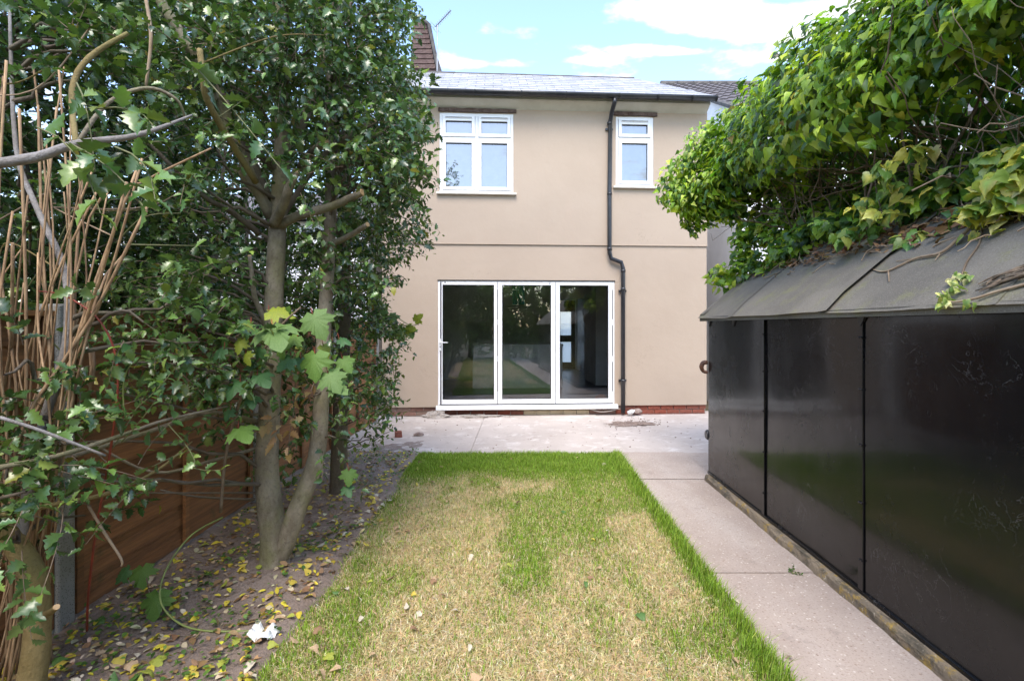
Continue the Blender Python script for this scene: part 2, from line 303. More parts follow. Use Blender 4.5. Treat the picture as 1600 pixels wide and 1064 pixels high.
# ================================================================== helpers
origin = {}
def P(px, py, Y): return np.array([(px - CX) / F * Y, Y, CAMZ - (py - CY) / F * Y])
def link(o, parent=None):
    col.objects.link(o)
    if parent is not None:
        o.parent = parent
        o.matrix_parent_inverse = Matrix.Translation(-Vector(origin.get(parent.name, (0, 0, 0))))
    return o
def tag(o, label, cat, group=None, kind=None):
    o['label'] = label; o['category'] = cat
    if group: o['group'] = group
    if kind: o['kind'] = kind
    return o
def thing(name, label, cat, loc, group=None):
    o = bpy.data.objects.new(name, None); col.objects.link(o); o.location = tuple(loc); o.empty_display_size = .1
    origin[o.name] = tuple(loc)
    return tag(o, label, cat, group)
class MB:
    def __init__(s): s.v = []; s.f = []
    def add(s, v, f):
        b = len(s.v); s.v += [tuple(x) for x in v]; s.f += [tuple(i + b for i in q) for q in f]; return s
    def box(s, a, b, fn=None):
        x0, y0, z0 = a; x1, y1, z1 = b
        v = [(x0, y0, z0), (x1, y0, z0), (x1, y1, z0), (x0, y1, z0), (x0, y0, z1), (x1, y0, z1), (x1, y1, z1), (x0, y1, z1)]
        if fn: v = [fn(*p) for p in v]
        return s.add(v, [(0, 3, 2, 1), (4, 5, 6, 7), (0, 1, 5, 4), (1, 2, 6, 5), (2, 3, 7, 6), (3, 0, 4, 7)])
    def tube(s, pts, rad, n=8, caps=True, jitter=0, smooth=0):
        pts = [np.array(p, float) for p in pts]; rad = list(rad) if hasattr(rad, '__len__') else [rad] * len(pts)
        if smooth:
            q, r2 = [], []
            for i in range(len(pts) - 1):
                p0, p1, p2, p3 = pts[max(i - 1, 0)], pts[i], pts[i + 1], pts[min(i + 2, len(pts) - 1)]
                for k in range(smooth):
                    u = k / smooth
                    q.append(.5 * (2 * p1 + (p2 - p0) * u + (2 * p0 - 5 * p1 + 4 * p2 - p3) * u * u + (3 * p1 - p0 - 3 * p2 + p3) * u ** 3))
                    r2.append(rad[i] * (1 - u) + rad[i + 1] * u)
            q.append(pts[-1]); r2.append(rad[-1]); pts, rad = q, r2
        b = len(s.v); up = np.array([0.31, 0.22, 0.92]); m = len(pts); prev = None
        for i, p in enumerate(pts):
            tdir = pts[min(i + 1, m - 1)] - pts[max(i - 1, 0)]; tdir = tdir / (np.linalg.norm(tdir) + 1e-9)
            a = prev if prev is not None else (np.cross(tdir, up) if abs(tdir @ up) < .95 else np.cross(tdir, (1, 0, 0)))
            a = a - tdir * (a @ tdir); a /= np.linalg.norm(a) + 1e-9; prev = a; c = np.cross(tdir, a)
            for k in range(n):
                th = 2 * math.pi * k / n; r = rad[i] * (1 + jitter * (rnd.random() - .5) * 2)
                s.v.append(tuple(p + a * math.cos(th) * r + c * math.sin(th) * r))
        for i in range(m - 1):
            for k in range(n):
                k2 = (k + 1) % n
                s.f.append((b + i * n + k, b + i * n + k2, b + (i + 1) * n + k2, b + (i + 1) * n + k))
        if caps:
            s.f.append(tuple(b + k for k in reversed(range(n)))); s.f.append(tuple(b + (m - 1) * n + k for k in range(n)))
        return s
    def mesh(s, name, mat, smooth=False):
        me = bpy.data.meshes.new(name); me.from_pydata(s.v, [], s.f); me.materials.append(M[mat] if isinstance(mat, str) else mat)
        if smooth: me.polygons.foreach_set('use_smooth', [True] * len(me.polygons))
        me.update(); return me
    def build(s, name, mat, parent=None, smooth=False, bevel=0):
        o = bpy.data.objects.new(name, s.mesh(name, mat, smooth)); link(o, parent)
        if bevel:
            m = o.modifiers.new('bevel', 'BEVEL'); m.width = bevel; m.segments = 2; m.limit_method = 'ANGLE'; m.angle_limit = R(40)
        return o
def place(me, name, mat4, parent=None):
    o = bpy.data.objects.new(name, me); link(o, parent); o.matrix_basis = mat4; return o
# value noise
_lat = np.random.default_rng(5).random((64, 64, 8))
def vnoise(x, y, z=0.0, octv=3):
    x = np.asarray(x, float); y = np.asarray(y, float); z = np.asarray(z, float) + 0 * x
    tot = 0; amp = 1; nrm = 0
    for o in range(octv):
        xi = np.floor(x).astype(int); yi = np.floor(y).astype(int); zi = np.floor(z).astype(int)
        fx, fy, fz = x - xi, y - yi, z - zi; fx = fx * fx * (3 - 2 * fx); fy = fy * fy * (3 - 2 * fy); fz = fz * fz * (3 - 2 * fz)
        g = lambda a, b, c: _lat[(xi + a) % 64, (yi + b) % 64, (zi + c) % 8]
        r = 0
        for a in (0, 1):
            for b in (0, 1):
                for c in (0, 1):
                    r = r + g(a, b, c) * (fx if a else 1 - fx) * (fy if b else 1 - fy) * (fz if c else 1 - fz)
        tot = tot + r * amp; nrm += amp; amp *= .5; x = x * 2.03 + 17; y = y * 2.03 + 5; z = z * 2.03 + 3
    return tot / nrm
def nrmz(a): return a / (np.linalg.norm(a, axis=-1, keepdims=True) + 1e-9)
def np_mesh(name, V, T, mat, cols=None, smooth=True):
    me = bpy.data.meshes.new(name); nv, ntr = len(V), len(T)
    me.vertices.add(nv); me.vertices.foreach_set('co', np.ascontiguousarray(V, np.float32).ravel())
    me.loops.add(ntr * 3); me.loops.foreach_set('vertex_index', np.ascontiguousarray(T, np.int32).ravel())
    me.polygons.add(ntr); me.polygons.foreach_set('loop_start', np.arange(0, ntr * 3, 3, dtype=np.int32))
    me.polygons.foreach_set('loop_total', np.full(ntr, 3, np.int32))
    if smooth: me.polygons.foreach_set('use_smooth', np.ones(ntr, bool))
    if cols is not None:
        at = me.attributes.new('col', 'FLOAT_COLOR', 'POINT')
        at.data.foreach_set('color', np.concatenate([cols, np.ones((nv, 1))], 1).astype(np.float32).ravel())
    me.materials.append(M[mat]); me.update(); me.validate(); return me
# leaf templates: (verts, tris), unit length along x, normal z
def half_leaf(out, fold=.12, curl=.18):
    V = []; T = []; n = len(out)
    for i, (x, wd) in enumerate(out):
        zc = -curl * x * x; V.append((x, 0, zc)); V.append((x, wd, zc + fold * wd * 2)); V.append((x, -wd, zc + fold * wd * 2))
    for i in range(n - 1):
        a, b = 3 * i, 3 * i + 3
        if out[i][1] > 0 and out[i + 1][1] > 0:
            T += [(a, b, b + 1), (a, b + 1, a + 1), (a, b + 2, b), (a, a + 2, b + 2)]
        elif out[i][1] > 0: T += [(a, b, a + 1), (a, a + 2, b)]
        else: T += [(a, b, b + 1), (a, b + 2, b)]
    return np.array(V, float), np.array(T)
def fan_leaf(out, curl=.25, ctr=(.32, 0), wav=.05):
    pts = list(out) + [(x, -y) for x, y in reversed(out) if y > 1e-6]
    V = [(ctr[0], ctr[1], 0.05)]
    for i, (x, y) in enumerate(pts):
        V.append((x, y, -curl * ((x - ctr[0]) ** 2 + y * y) + (wav if i % 2 else -wav)))
    n = len(pts); T = [(0, 1 + i, 1 + (i + 1) % n) for i in range(n)]
    return np.array(V, float), np.array(T)
HOLLY = half_leaf([(0, 0), (.1, .13), (.2, .29), (.29, .17), (.42, .36), (.52, .2), (.66, .30), (.76, .13), (.86, .14), (1, 0)], .22, .3)
HOLLY_S = half_leaf([(0, 0), (.22, .28), (.45, .2), (.62, .27), (1, 0)], .2, .3)
OVAL = half_leaf([(0, 0), (.2, .22), (.5, .30), (.8, .18), (1, 0)], .15, .2)
IVY = fan_leaf([(-.02, 0), (-.15, .16), (-.12, .34), (.05, .47), (.22, .39), (.40, .38), (.58, .24), (.80, .10), (1, 0)], .42, wav=.03)
IVY_H = half_leaf([(0, 0), (.10, .34), (.30, .36), (.6, .2), (1, 0)], .18, .4)
MAPLE = fan_leaf([(0, 0), (-.16, .14), (-.1, .3), (-.02, .52), (.12, .42), (.2, .47), (.3, .70), (.42, .55), (.5, .58), (.52, .36), (.56, .26), (.66, .33), (.74, .22), (.84, .25), (.9, .13), (1.05, 0)], .5, (.22, 0), .045)
def leaf_cloud(name, tmpl, pos, D, Nn, size, cols, mat, parent=None, width=None, ccol=None):
    tv, tt = tmpl; n = len(pos)
    D = nrmz(D); Nn = nrmz(Nn - D * (Nn * D).sum(1, keepdims=True)); Yv = np.cross(Nn, D)
    size = np.broadcast_to(np.asarray(size, float), (n,)); width = np.broadcast_to(np.asarray(1.0 if width is None else width, float), (n,))
    V = pos[:, None] + size[:, None, None] * (tv[None, :, 0:1] * D[:, None] + tv[None, :, 1:2] * width[:, None, None] * Yv[:, None] + tv[None, :, 2:3] * Nn[:, None])
    T = tt[None] + (np.arange(n) * len(tv))[:, None, None]
    C = np.repeat(cols, len(tv), 0)
    if ccol is not None: C = C.reshape(n, len(tv), 3).copy(); C[:, 0] = ccol; C = C.reshape(-1, 3)      # green heart, pale margin
    o = bpy.data.objects.new(name, np_mesh(name, V.reshape(-1, 3), T.reshape(-1, 3), mat, C)); return link(o, parent)
def twig_tubes(name, paths, rad, mat, parent=None, n=3):
    """paths (N, m, 3), rad (N, m)"""
    N, m, _ = paths.shape
    td = np.gradient(paths, axis=1); td = nrmz(td); ref = np.zeros_like(td); ref[..., 0] = .4; ref[..., 1] = .3; ref[..., 2] = .85
    a = nrmz(np.cross(td, ref) + 1e-6); b = np.cross(td, a)
    th = np.arange(n) * 2 * np.pi / n
    V = paths[:, :, None] + rad[:, :, None, None] * (np.cos(th)[None, None, :, None] * a[:, :, None] + np.sin(th)[None, None, :, None] * b[:, :, None])
    idx = np.arange(N * m * n).reshape(N, m, n); q0 = idx[:, :-1]; q1 = idx[:, 1:]; r0 = np.roll(q0, -1, 2); r1 = np.roll(q1, -1, 2)
    T = np.concatenate([np.stack([q0, r0, r1], -1).reshape(-1, 3), np.stack([q0, r1, q1], -1).reshape(-1, 3)])
    o = bpy.data.objects.new(name, np_mesh(name, V.reshape(-1, 3), T, mat)); return link(o, parent)
def rdir(n): return nrmz(rng.normal(size=(n, 3)))
def pick(n, pal, wts, var=.18):
    pal = np.array(pal); i = rng.choice(len(pal), n, p=np.array(wts) / sum(wts)); return np.clip(pal[i] * (1 + var * rng.normal(size=(n, 1))) * (1 + .06 * rng.normal(size=(n, 3))), .004, .9)
def sprays(p0, d0, L, m, droop=.25, spread=.8, lmin=.15):
    """twig paths and leaf placements for N twigs with m leaves each"""
    N = len(p0); d0 = nrmz(d0); L = np.broadcast_to(L, (N,))
    tt = np.linspace(0, 1, 5); dr = np.array([0, 0, -1.])
    bend = rng.normal(size=(N, 3)) * .18
    f = lambda u: p0[:, None] + L[:, None, None] * (u[..., None] * d0[:, None] + (u ** 2)[..., None] * (droop * dr + bend[:, None]))
    paths = f(np.broadcast_to(tt, (N, 5)))
    u = np.linspace(lmin, 1, m)[None] + rng.normal(size=(N, m)) * .04; pos = f(u)
    tang = nrmz(d0[:, None] + 2 * u[..., None] * (droop * dr + bend[:, None]))
    side = nrmz(np.cross(tang, rdir(N)[:, None] + 0 * tang)); ang = (np.arange(m) * 2.4)[None] + rng.random((N, 1)) * 6.28
    oth = np.cross(tang, side); sdir = side * np.cos(ang)[..., None] + oth * np.sin(ang)[..., None]
    D = nrmz(tang * .55 + sdir * spread + rng.normal(size=(N, m, 3)) * .2)
    Nn = nrmz(np.array([0, 0, 1.]) * .9 + tang * .3 + rng.normal(size=(N, m, 3)) * .45)
    return paths, pos.reshape(-1, 3), D.reshape(-1, 3), Nn.reshape(-1, 3)

# ================================================================== setting: ground, lawn, path, patio
def grid_sheet(name, x0, x1, y0, y1, step, hf, mat, parent=None):
    xs = np.arange(x0, x1 + step / 2, step); ys = np.arange(y0, y1 + step / 2, step); X, Y = np.meshgrid(xs, ys); Z = hf(X, Y)
    V = np.stack([X, Y, Z], -1).reshape(-1, 3); nx, ny = len(xs), len(ys); i = np.arange(nx * ny).reshape(ny, nx)
    a, b, c, d = i[:-1, :-1], i[:-1, 1:], i[1:, 1:], i[1:, :-1]
    T = np.concatenate([np.stack([a, b, c], -1).reshape(-1, 3), np.stack([a, c, d], -1).reshape(-1, 3)])
    o = bpy.data.objects.new(name, np_mesh(name, V, T, mat)); return link(o, parent)
g = MB().add([(-300, -300, -.09), (300, -300, -.09), (300, 300, -.09), (-300, 300, -.09)], [(0, 1, 2, 3)]).build('ground', 'ground'); g['kind'] = 'structure'
LX0, LX1, LY1 = -1.17, 1.12, 6.0
def lawn_left(y): return LX0 + .06 - .028 * (y - 2.2) + .05 * (vnoise(y * 1.3, 3.3) - .5) * 2
def hsoil(X, Y):
    h = .012 + .05 * (vnoise(X * 3, Y * 3) - .5) + .035 * (vnoise(X * 11, Y * 11) - .5) + .02 * (vnoise(X * 33, Y * 33) - .5)
    for (tx, ty, r, a) in ((-1.48, 3.08, .35, .07), (-1.58, 4.44, .3, .05), (-1.9, 1.95, .3, .05)):
        h = h + a * np.exp(-((X - tx) ** 2 + (Y - ty) ** 2) / r ** 2)
    h = h - .10 * np.clip((X - lawn_left(Y) + .06) / .2, 0, 1) ** 1.5
    edge = 6.35 + .5 * (vnoise(X * 2.2, Y * .8) - .5)
    h = h - .06 * np.clip((Y - edge) / .8, 0, 1) - .012 * np.clip((Y - 5.6) / .6, 0, 1)
    return np.maximum(h, -.085)
s_ = grid_sheet('soil_bed', -2.42, -.98, .2, 8.2, .02, hsoil, 'soil'); s_['kind'] = 'structure'
def hl(X, Y): return -.012 + .016 * (vnoise(X * 4, Y * 4) - .5) - .05 * np.clip((lawn_left(Y) - X) / .1, 0, 1)
l_ = grid_sheet('lawn', LX0 - .1, LX1, -7, LY1, .05, hl, 'thatch'); l_['kind'] = 'structure'
pt = bpy.data.objects.new('garden_path', None); col.objects.link(pt); pt['kind'] = 'structure'
def slab(parent, name, x0, x1, y0, y1, z, mat, amp=.003):
    mb = MB(); n = 8; m = max(4, int((y1 - y0) / .2))
    me = grid_sheet(name, x0, x1, y0, y1, min((x1 - x0), (y1 - y0)) / 6, lambda X, Y: z + amp * (vnoise(X * 1.5, Y * 1.5) - .5), mat, parent)
    # sides
    sk = MB(); sk.box((x0, y0, -.12), (x1, y1, z - .007)); sk.build('slab_side', mat, me)
    return me
for y0, y1 in ((-7, -3.002), (-3, .925), (.928, 3.1185), (3.1215, 5.0325), (5.035, 6.09)):
    slab(pt, 'slab', LX1 + .012 * rnd.random(), 1.93, y0, y1, .0 + .003 * rnd.random(), 'path')
MB().add([(LX1, -7, -.0035), (1.95, -7, -.0035), (1.95, 6.1, -.0035), (LX1, 6.1, -.0035)], [(0, 1, 2, 3)]).build('joint_fill', 'path', pt)
pa = bpy.data.objects.new('patio', None); col.objects.link(pa); pa['kind'] = 'structure'
for i, (x0, x1, y0, y1) in enumerate(((-2.7, -.62, 6.04, 8.70), (-.61, 1.26, 6.02, 8.84), (1.27, 3.9, 6.10, 9.0))):
    slab(pa, 'slab', x0, x1, y0, y1, (-.008, -.004, -.012)[i], 'patio', .012)

MB().add([(-2.7, 6.03, -.021), (3.9, 6.03, -.021), (3.9, 9.0, -.021), (-2.7, 8.7, -.021)], [(0, 1, 2, 3)]).build('joint_fill', 'patio', pa)
slab(pt, 'slab', 1.94, 3.9, 5.06, 6.09, .0, 'path')

# ================================================================== house
A = R(3.3); U = np.array([math.cos(A), math.sin(A), 0]); Nv = np.array([-math.sin(A), math.cos(A), 0]); O = np.array([0, 8.66, 0.])
def H(u, v, z): return tuple(O + u * U + v * Nv + np.array([0, 0, z]))
def W(px, py, v=0.0):
    d = np.array([(px - CX) / F, 1, -(py - CY) / F]); t_ = (Nv @ O + v) / (Nv @ d); p = d * t_ + np.array([0, 0, CAMZ])
    return float(U @ (p - O)), float(p[2])
house = thing('house', 'sand rendered two storey house with white glass doors and a black downpipe', 'house', (0, 8.66, 0))
UL = W(597, 500)[0]; UR = W(1104, 500)[0]
ZPL = W(800, 635)[1]; ZST = W(900, 383)[1]; ZTOP = W(900, 163)[1]
dU0, dZ1 = W(684.5, 438.5); dU1, dZ0 = W(960, 633)[0], W(822, 636)[1]; dZ1 = W(822, 438.5)[1]
wU0, wU1 = W(687, 240)[0], W(802, 240)[0]; wZ0, wZ1 = W(745, 302)[1], W(745, 178)[1]
vU0, vU1 = W(962, 240)[0], W(1020.5, 240)[0]; vZ0, vZ1 = W(991, 292.5)[1], W(991, 183.5)[1]
def wall_holes(mb, u0, u1, z0, z1, v0, v1, holes, fn=H):
    us = sorted({u0, u1, *[h[0] for h in holes], *[h[1] for h in holes]}); zs = sorted({z0, z1, *[h[2] for h in holes], *[h[3] for h in holes]})
    us = [x for x in us if u0 <= x <= u1]; zs = [x for x in zs if z0 <= x <= z1]
    def solid(i, j):
        if not (0 <= i < len(us) - 1 and 0 <= j < len(zs) - 1): return False
        cu, cz = (us[i] + us[i + 1]) / 2, (zs[j] + zs[j + 1]) / 2
        return not any(h[0] < cu < h[1] and h[2] < cz < h[3] for h in holes)
    for i in range(len(us) - 1):
        for j in range(len(zs) - 1):
            if not solid(i, j): continue
            a, b, c, d = us[i], us[i + 1], zs[j], zs[j + 1]
            mb.add([fn(a, v0, c), fn(b, v0, c), fn(b, v0, d), fn(a, v0, d)], [(0, 1, 2, 3)])
            mb.add([fn(a, v1, c), fn(b, v1, c), fn(b, v1, d), fn(a, v1, d)], [(3, 2, 1, 0)])
            if not solid(i - 1, j): mb.add([fn(a, v0, c), fn(a, v0, d), fn(a, v1, d), fn(a, v1, c)], [(0, 1, 2, 3)])
            if not solid(i + 1, j): mb.add([fn(b, v0, c), fn(b, v1, c), fn(b, v1, d), fn(b, v0, d)], [(0, 1, 2, 3)])
            if not solid(i, j - 1): mb.add([fn(a, v0, c), fn(a, v1, c), fn(b, v1, c), fn(b, v0, c)], [(0, 1, 2, 3)])
            if not solid(i, j + 1): mb.add([fn(a, v0, d), fn(b, v0, d), fn(b, v1, d), fn(a, v1, d)], [(0, 1, 2, 3)])
mb = MB(); wall_holes(mb, UL, UR, ZPL, ZST, 0, .28, [(dU0, dU1, ZPL - .1, dZ1)])
wl = mb.build('wall', 'render', house); wl['label'] = 'ground floor front wall in sand render'
mb = MB(); wall_holes(mb, UL, UR + .006, ZST + .002, ZTOP, -.014, .26, [(wU0, wU1, wZ0, wZ1), (vU0, vU1, vZ0, vZ1)])
wu = mb.build('wall', 'render', house); wu['label'] = 'upper front wall in sand render above the drip bead'
MB().box((UL, -.024, ZST - .006), (UR + .004, -.001, ZST + .001), H).build('drip_bead', 'render', house, bevel=.004)
# side and rear walls, upper floor slab
DEP = 8.0
for (a, b) in ((UR - .25, UR), (UL, UL + .25)):
    mb = MB(); wall_holes(mb, .285, DEP, -.05, ZTOP, a, b, [(1.3, 3.9, .95, 2.42)], lambda p_, q_, z_: H(q_, p_, z_)); sw = mb.build('side_wall', 'render', house)  # unseen side window openings, added to let more daylight into the room
    uc_ = (a + b) / 2
    for (y0_, y1_, z0_, z1_) in ((1.3, 1.36, .95, 2.42), (3.84, 3.9, .95, 2.42), (1.36, 3.84, .95, 1.01), (1.36, 3.84, 2.36, 2.42), (2.57, 2.63, 1.01, 2.36)): MB().box((uc_ - .03, y0_, z0_), (uc_ + .03, y1_, z1_), H).build('frame', 'upvc', sw)
    MB().add([H(uc_, 1.36, 1.01), H(uc_, 3.84, 1.01), H(uc_, 3.84, 2.36), H(uc_, 1.36, 2.36)], [(0, 1, 2, 3)]).build('pane', 'glass', sw)
bd0 = W(872, 520, DEP)[0]; bd1 = W(897, 520, DEP)[0]; FL = .125; bzt = W(885, 470, DEP)[1]
mb = MB(); wall_holes(mb, UL + .25, UR - .25, -.05, ZTOP, DEP - .25, DEP, [(bd0, bd1, FL, bzt)]); mb.build('rear_wall', 'int_wall', house)
MB().box((UL + .26, .285, -.06), (UR - .26, DEP - .26, FL), H).build('floor', 'int_floor', house)
MB().box((dU0 + .002, .092, .05), (dU1 - .002, .284, FL - .002), H).build('door_step', 'int_floor', house)
CEIL = 2.52
MB().box((UL + .255, .29, CEIL), (UR - .255, DEP - .255, CEIL + .25), H).build('ceiling', 'int_white', house)
MB().box((UL + .02, .3, ZTOP - .08), (UR - .02, DEP - .02, ZTOP - .002), H).build('loft_floor', 'int_white', house)
# plinth: mortar core and bricks
pv = .03
MB().box((UL, pv + .022, -.12), (UR, .28, ZPL - .002), H).build('plinth', 'mortar', house)
def brick_mesh(name, mat, seed):
    q = random.Random(seed); L, D, Hh = .215, .10, .064; v = []
    mb = MB(); mb.box((0, 0, 0), (L, D, Hh)); mb.v = [tuple(c + q.uniform(-.004, .004) for c in p) for p in mb.v]
    return mb.mesh(name, mat)
bms = {k: [brick_mesh('brick', k, i + 10 * len(k)) for i in range(4)] for k in ('brick', 'brick_worn', 'brick_cream')}
basis = Matrix(((U[0], Nv[0], 0, 0), (U[1], Nv[1], 0, 0), (0, 0, 1, 0), (0, 0, 0, 1)))
vent_u = W(848, 638)[0]; cream0, cream1 = W(812, 638)[0], W(930, 638)[0]
for row in range(3):
    z = ZPL - .004 - .074 * (row + 1) + .006; u = UL + (.11 if row % 2 else 0) + .01
    while u < UR - .05:
        wd = min(.215, UR - u - .003)
        uc = u + wd / 2
        kind = 'brick_cream' if cream0 < uc < cream1 else ('brick_worn' if uc < dU0 - .05 or cream1 <= uc < cream1 + .45 else 'brick')
        if row == 0 and abs(uc - vent_u) < .16: u += .225; continue
        m4 = Matrix.Translation(Vector(H(u, pv + rnd.uniform(-.004, .008), z))) @ basis @ Matrix.Diagonal((wd / .215, 1, 1, 1))
        place(rnd.choice(bms[kind]), 'brick', m4, house); u += .225
ab = MB().box((vent_u - .105, pv - .003, ZPL - .075), (vent_u + .105, pv + .05, ZPL - .006), H).build('air_brick', 'vent', house, bevel=.003)
for r_ in range(3):
    for k in range(8):
        uu_ = vent_u - .082 + k * .0225; zz = ZPL - .066 + r_ * .019
        MB().box((uu_, pv - .0055, zz), (uu_ + .012, pv - .0035, zz + .012), H).build('vent_hole', 'gasket', ab)
# ---- bifold doors
V0 = -.012     # door front face
def bx(name, u0, u1, v0, v1, z0, z1, mat, parent, bevel=.004): return MB().box((u0, v0, z0), (u1, v1, z1), H).build(name, mat, parent, bevel=bevel)
doors = bx('door_frame', dU0, dU0 + .035, V0 + .01, .09, dZ0 + .05, dZ1 - .03, 'upvc', house)
bx('jamb', dU1 - .035, dU1, V0 + .01, .09, dZ0 + .05, dZ1 - .03, 'upvc', doors); bx('head', dU0, dU1, V0 + .01, .09, dZ1 - .028, dZ1 - .012, 'upvc', doors)
bx('head_gap', dU0 - .01, dU1 + .01, -.0135, .05, dZ1 - .0115, dZ1 + .006, 'gasket', doors, 0)
sl_ = MB(); sl_.add([H(dU0 - .03, -.075, dZ0 - .03), H(dU1 + .05, -.075, dZ0 - .03), H(dU1 + .05, .09, dZ0 - .03), H(dU0 - .03, .09, dZ0 - .03),
                     H(dU0 - .03, -.065, dZ0 + .035), H(dU1 + .05, -.065, dZ0 + .035), H(dU1 + .05, .09, dZ0 + .05), H(dU0 - .03, .09, dZ0 + .05)],
                    [(0, 3, 2, 1), (4, 5, 6, 7), (0, 1, 5, 4), (1, 2, 6, 5), (2, 3, 7, 6), (3, 0, 4, 7)]).build('threshold', 'upvc', house, bevel=.005)
ez = [W(x, 530)[0] for x in (689.5, 777.5, 868, 957)]
dz0, dz1 = dZ0 + .06, dZ1 - .033
glass_px = [(691.5, 772), (784.5, 861), (874.5, 950.5)]
for i in range(3):
    a, b = ez[i] + .004, ez[i + 1] - .004
    g0, g1 = W(glass_px[i][0], 530)[0], W(glass_px[i][1], 530)[0]; gz0, gz1 = dz0 + .075, dz1 - .045
    lf = bx('door_leaf', a, g0, V0, .055, dz0, dz1, 'upvc', house)
    bx('stile', g1, b, V0, .055, dz0, dz1, 'upvc', lf); bx('rail', g0, g1, V0 + .002, .053, dz0, gz0, 'upvc', lf); bx('rail', g0, g1, V0 + .002, .053, gz1, dz1, 'upvc', lf)
    for (q0, q1, q2, q3) in ((g0, g0 + .008, gz0, gz1), (g1 - .008, g1, gz0, gz1), (g0 + .008, g1 - .008, gz0, gz0 + .008), (g0 + .008, g1 - .008, gz1 - .008, gz1)):
        bx('gasket', q0, q1, .006, .03, q2, q3, 'gasket', lf, 0)
    MB().add([H(g0 + .004, .02, gz0 + .004), H(g1 - .004, .02, gz0 + .004), H(g1 - .004, .02, gz1 - .004), H(g0 + .004, .02, gz1 - .004)], [(0, 1, 2, 3)]).build('pane', 'glass', lf)
for px_ in (777.6, 957.6):
    u = W(px_, 530)[0] - (0 if px_ < 900 else .012)
    for (ya, yb) in ((453, 499), (508, 556), (565, 611)):
        bx('hinge_strip', u - .006, u + .006, V0 - .004, .0, W(px_, yb)[1], W(px_, ya)[1], 'gasket', house, 0)
for px_ in (868,):
    u = W(px_, 530)[0]; bx('leaf_gap', u - .004, u + .004, V0 + .012, .04, dz0, dz1, 'gasket', house, 0)
bx('leaf_gap', dU0 + .03, dU1 - .03, V0 + .004, .05, dZ0 + .0505, dZ0 + .060, 'gasket', house, 0)
hu, hz = W(688, 535); hd = bx('door_handle', hu - .015, hu + .015, V0 - .008, V0 - .0005, hz - .14, hz + .06, 'upvc', house)
MB().tube([H(hu, V0 - .005, hz), H(hu, V0 - .05, hz), H(hu + .02, V0 - .058, hz), H(hu + .13, V0 - .05, hz - .002)], [.009, .009, .010, .007], 8).build('lever', 'upvc', hd, True)
MB().tube([H(hu, V0 - .0075, hz - .075), H(hu, V0 - .014, hz - .075)], [.009, .009], 10).build('lock', 'gasket', hd)
for (px_, py_) in ((695.5, 441.5), (859, 443)):
    u, z = W(px_, py_); MB().tube([H(u, V0 + .001, z), H(u, V0 - .006, z)], [.011, .009], 10).build('screw_cap', 'gasket', house)
# ---- bedroom windows
def window(u0, u1, z0, z1, nl, zsplit, label):
    f = bx('window', u0, u0 + .045, -.005, .07, z0, z1, 'upvc', house); f['label'] = label
    bx('frame', u1 - .045, u1, -.005, .07, z0, z1, 'upvc', f); bx('frame', u0 + .045, u1 - .045, -.004, .07, z1 - .045, z1, 'upvc', f); bx('frame', u0 + .045, u1 - .045, -.004, .07, z0, z0 + .045, 'upvc', f)
    wl_ = (u1 - u0 - .09 - (nl - 1) * .05) / nl
    bx('transom', u0 + .045, u1 - .045, -.003, .07, zsplit - .022, zsplit + .022, 'upvc', f)
    for k in range(nl):
        a = u0 + .045 + k * (wl_ + .05); b = a + wl_
        if k < nl - 1:
            bx('mullion', b, b + .05, -.004, .07, z0 + .045, zsplit - .022, 'upvc', f); bx('mullion', b, b + .05, -.004, .07, zsplit + .022, z1 - .045, 'upvc', f)
        for (c0, c1, topv) in ((z0 + .045, zsplit - .022, False), (zsplit + .022, z1 - .045, True)):
            s0, s1, q0, q1 = a + .004, b - .004, c0 + .004, c1 - .004; e = .052; tz = q1 - e - (.03 if topv else 0)
            mb = MB(); wall_holes(mb, s0, s1, q0, q1, -.022, .05, [(s0 + e, s1 - e, q0 + e, tz)]); sa = mb.build('sash', 'upvc', f, bevel=.006)
            bx('gap', s0 - .004, s1 + .004, .012, .02, q0 - .004, q0, 'gasket', sa, 0)
            MB().add([H(s0 + e - .002, .018, q0 + e - .002), H(s1 - e + .002, .018, q0 + e - .002), H(s1 - e + .002, .018, tz + .002), H(s0 + e - .002, .018, tz + .002)], [(0, 1, 2, 3)]).build('pane', 'glass_up', sa)
            for (r0, r1, r2, r3) in ((s0 + e, s0 + e + .006, q0 + e, tz), (s1 - e - .006, s1 - e, q0 + e, tz), (s0 + e + .006, s1 - e - .006, tz - .012, tz)):
                bx('gasket', r0, r1, .004, .016, r2, r3, 'gasket', sa, 0)
            MB().add([H(s0 + e - .03, .085, q0 + e - .03), H(s1 - e + .03, .085, q0 + e - .03), H(s1 - e + .03, .085, tz + .03), H(s0 + e - .03, .085, tz + .03)], [(0, 1, 2, 3)]).build('grey_backing', 'pane_backing', sa)  # added sheet behind the pane, greys the blue sky reflection
            if topv:
                vn = bx('trickle_vent', s0 + .04, s1 - .04, -.036, -.0225, q1 - .045, q1 - .015, 'upvc', sa, .003); bx('vent_slot', s0 + .05, s1 - .05, -.0375, -.0365, q1 - .037, q1 - .026, 'gasket', vn, 0)
window(wU0, wU1, wZ0, wZ1, 2, W(745, 217)[1], 'wide four pane white bedroom window')
window(vU0, vU1, vZ0, vZ1, 1, W(991, 217.5)[1], 'narrow two pane white window beside the downpipe')
for (a, b, z) in ((wU0, wU1, wZ0), (vU0, vU1, vZ0)): bx('window_sill', a - .05, b + .05, -.075, .02, z - .035, z - .002, 'sill', house, .008)
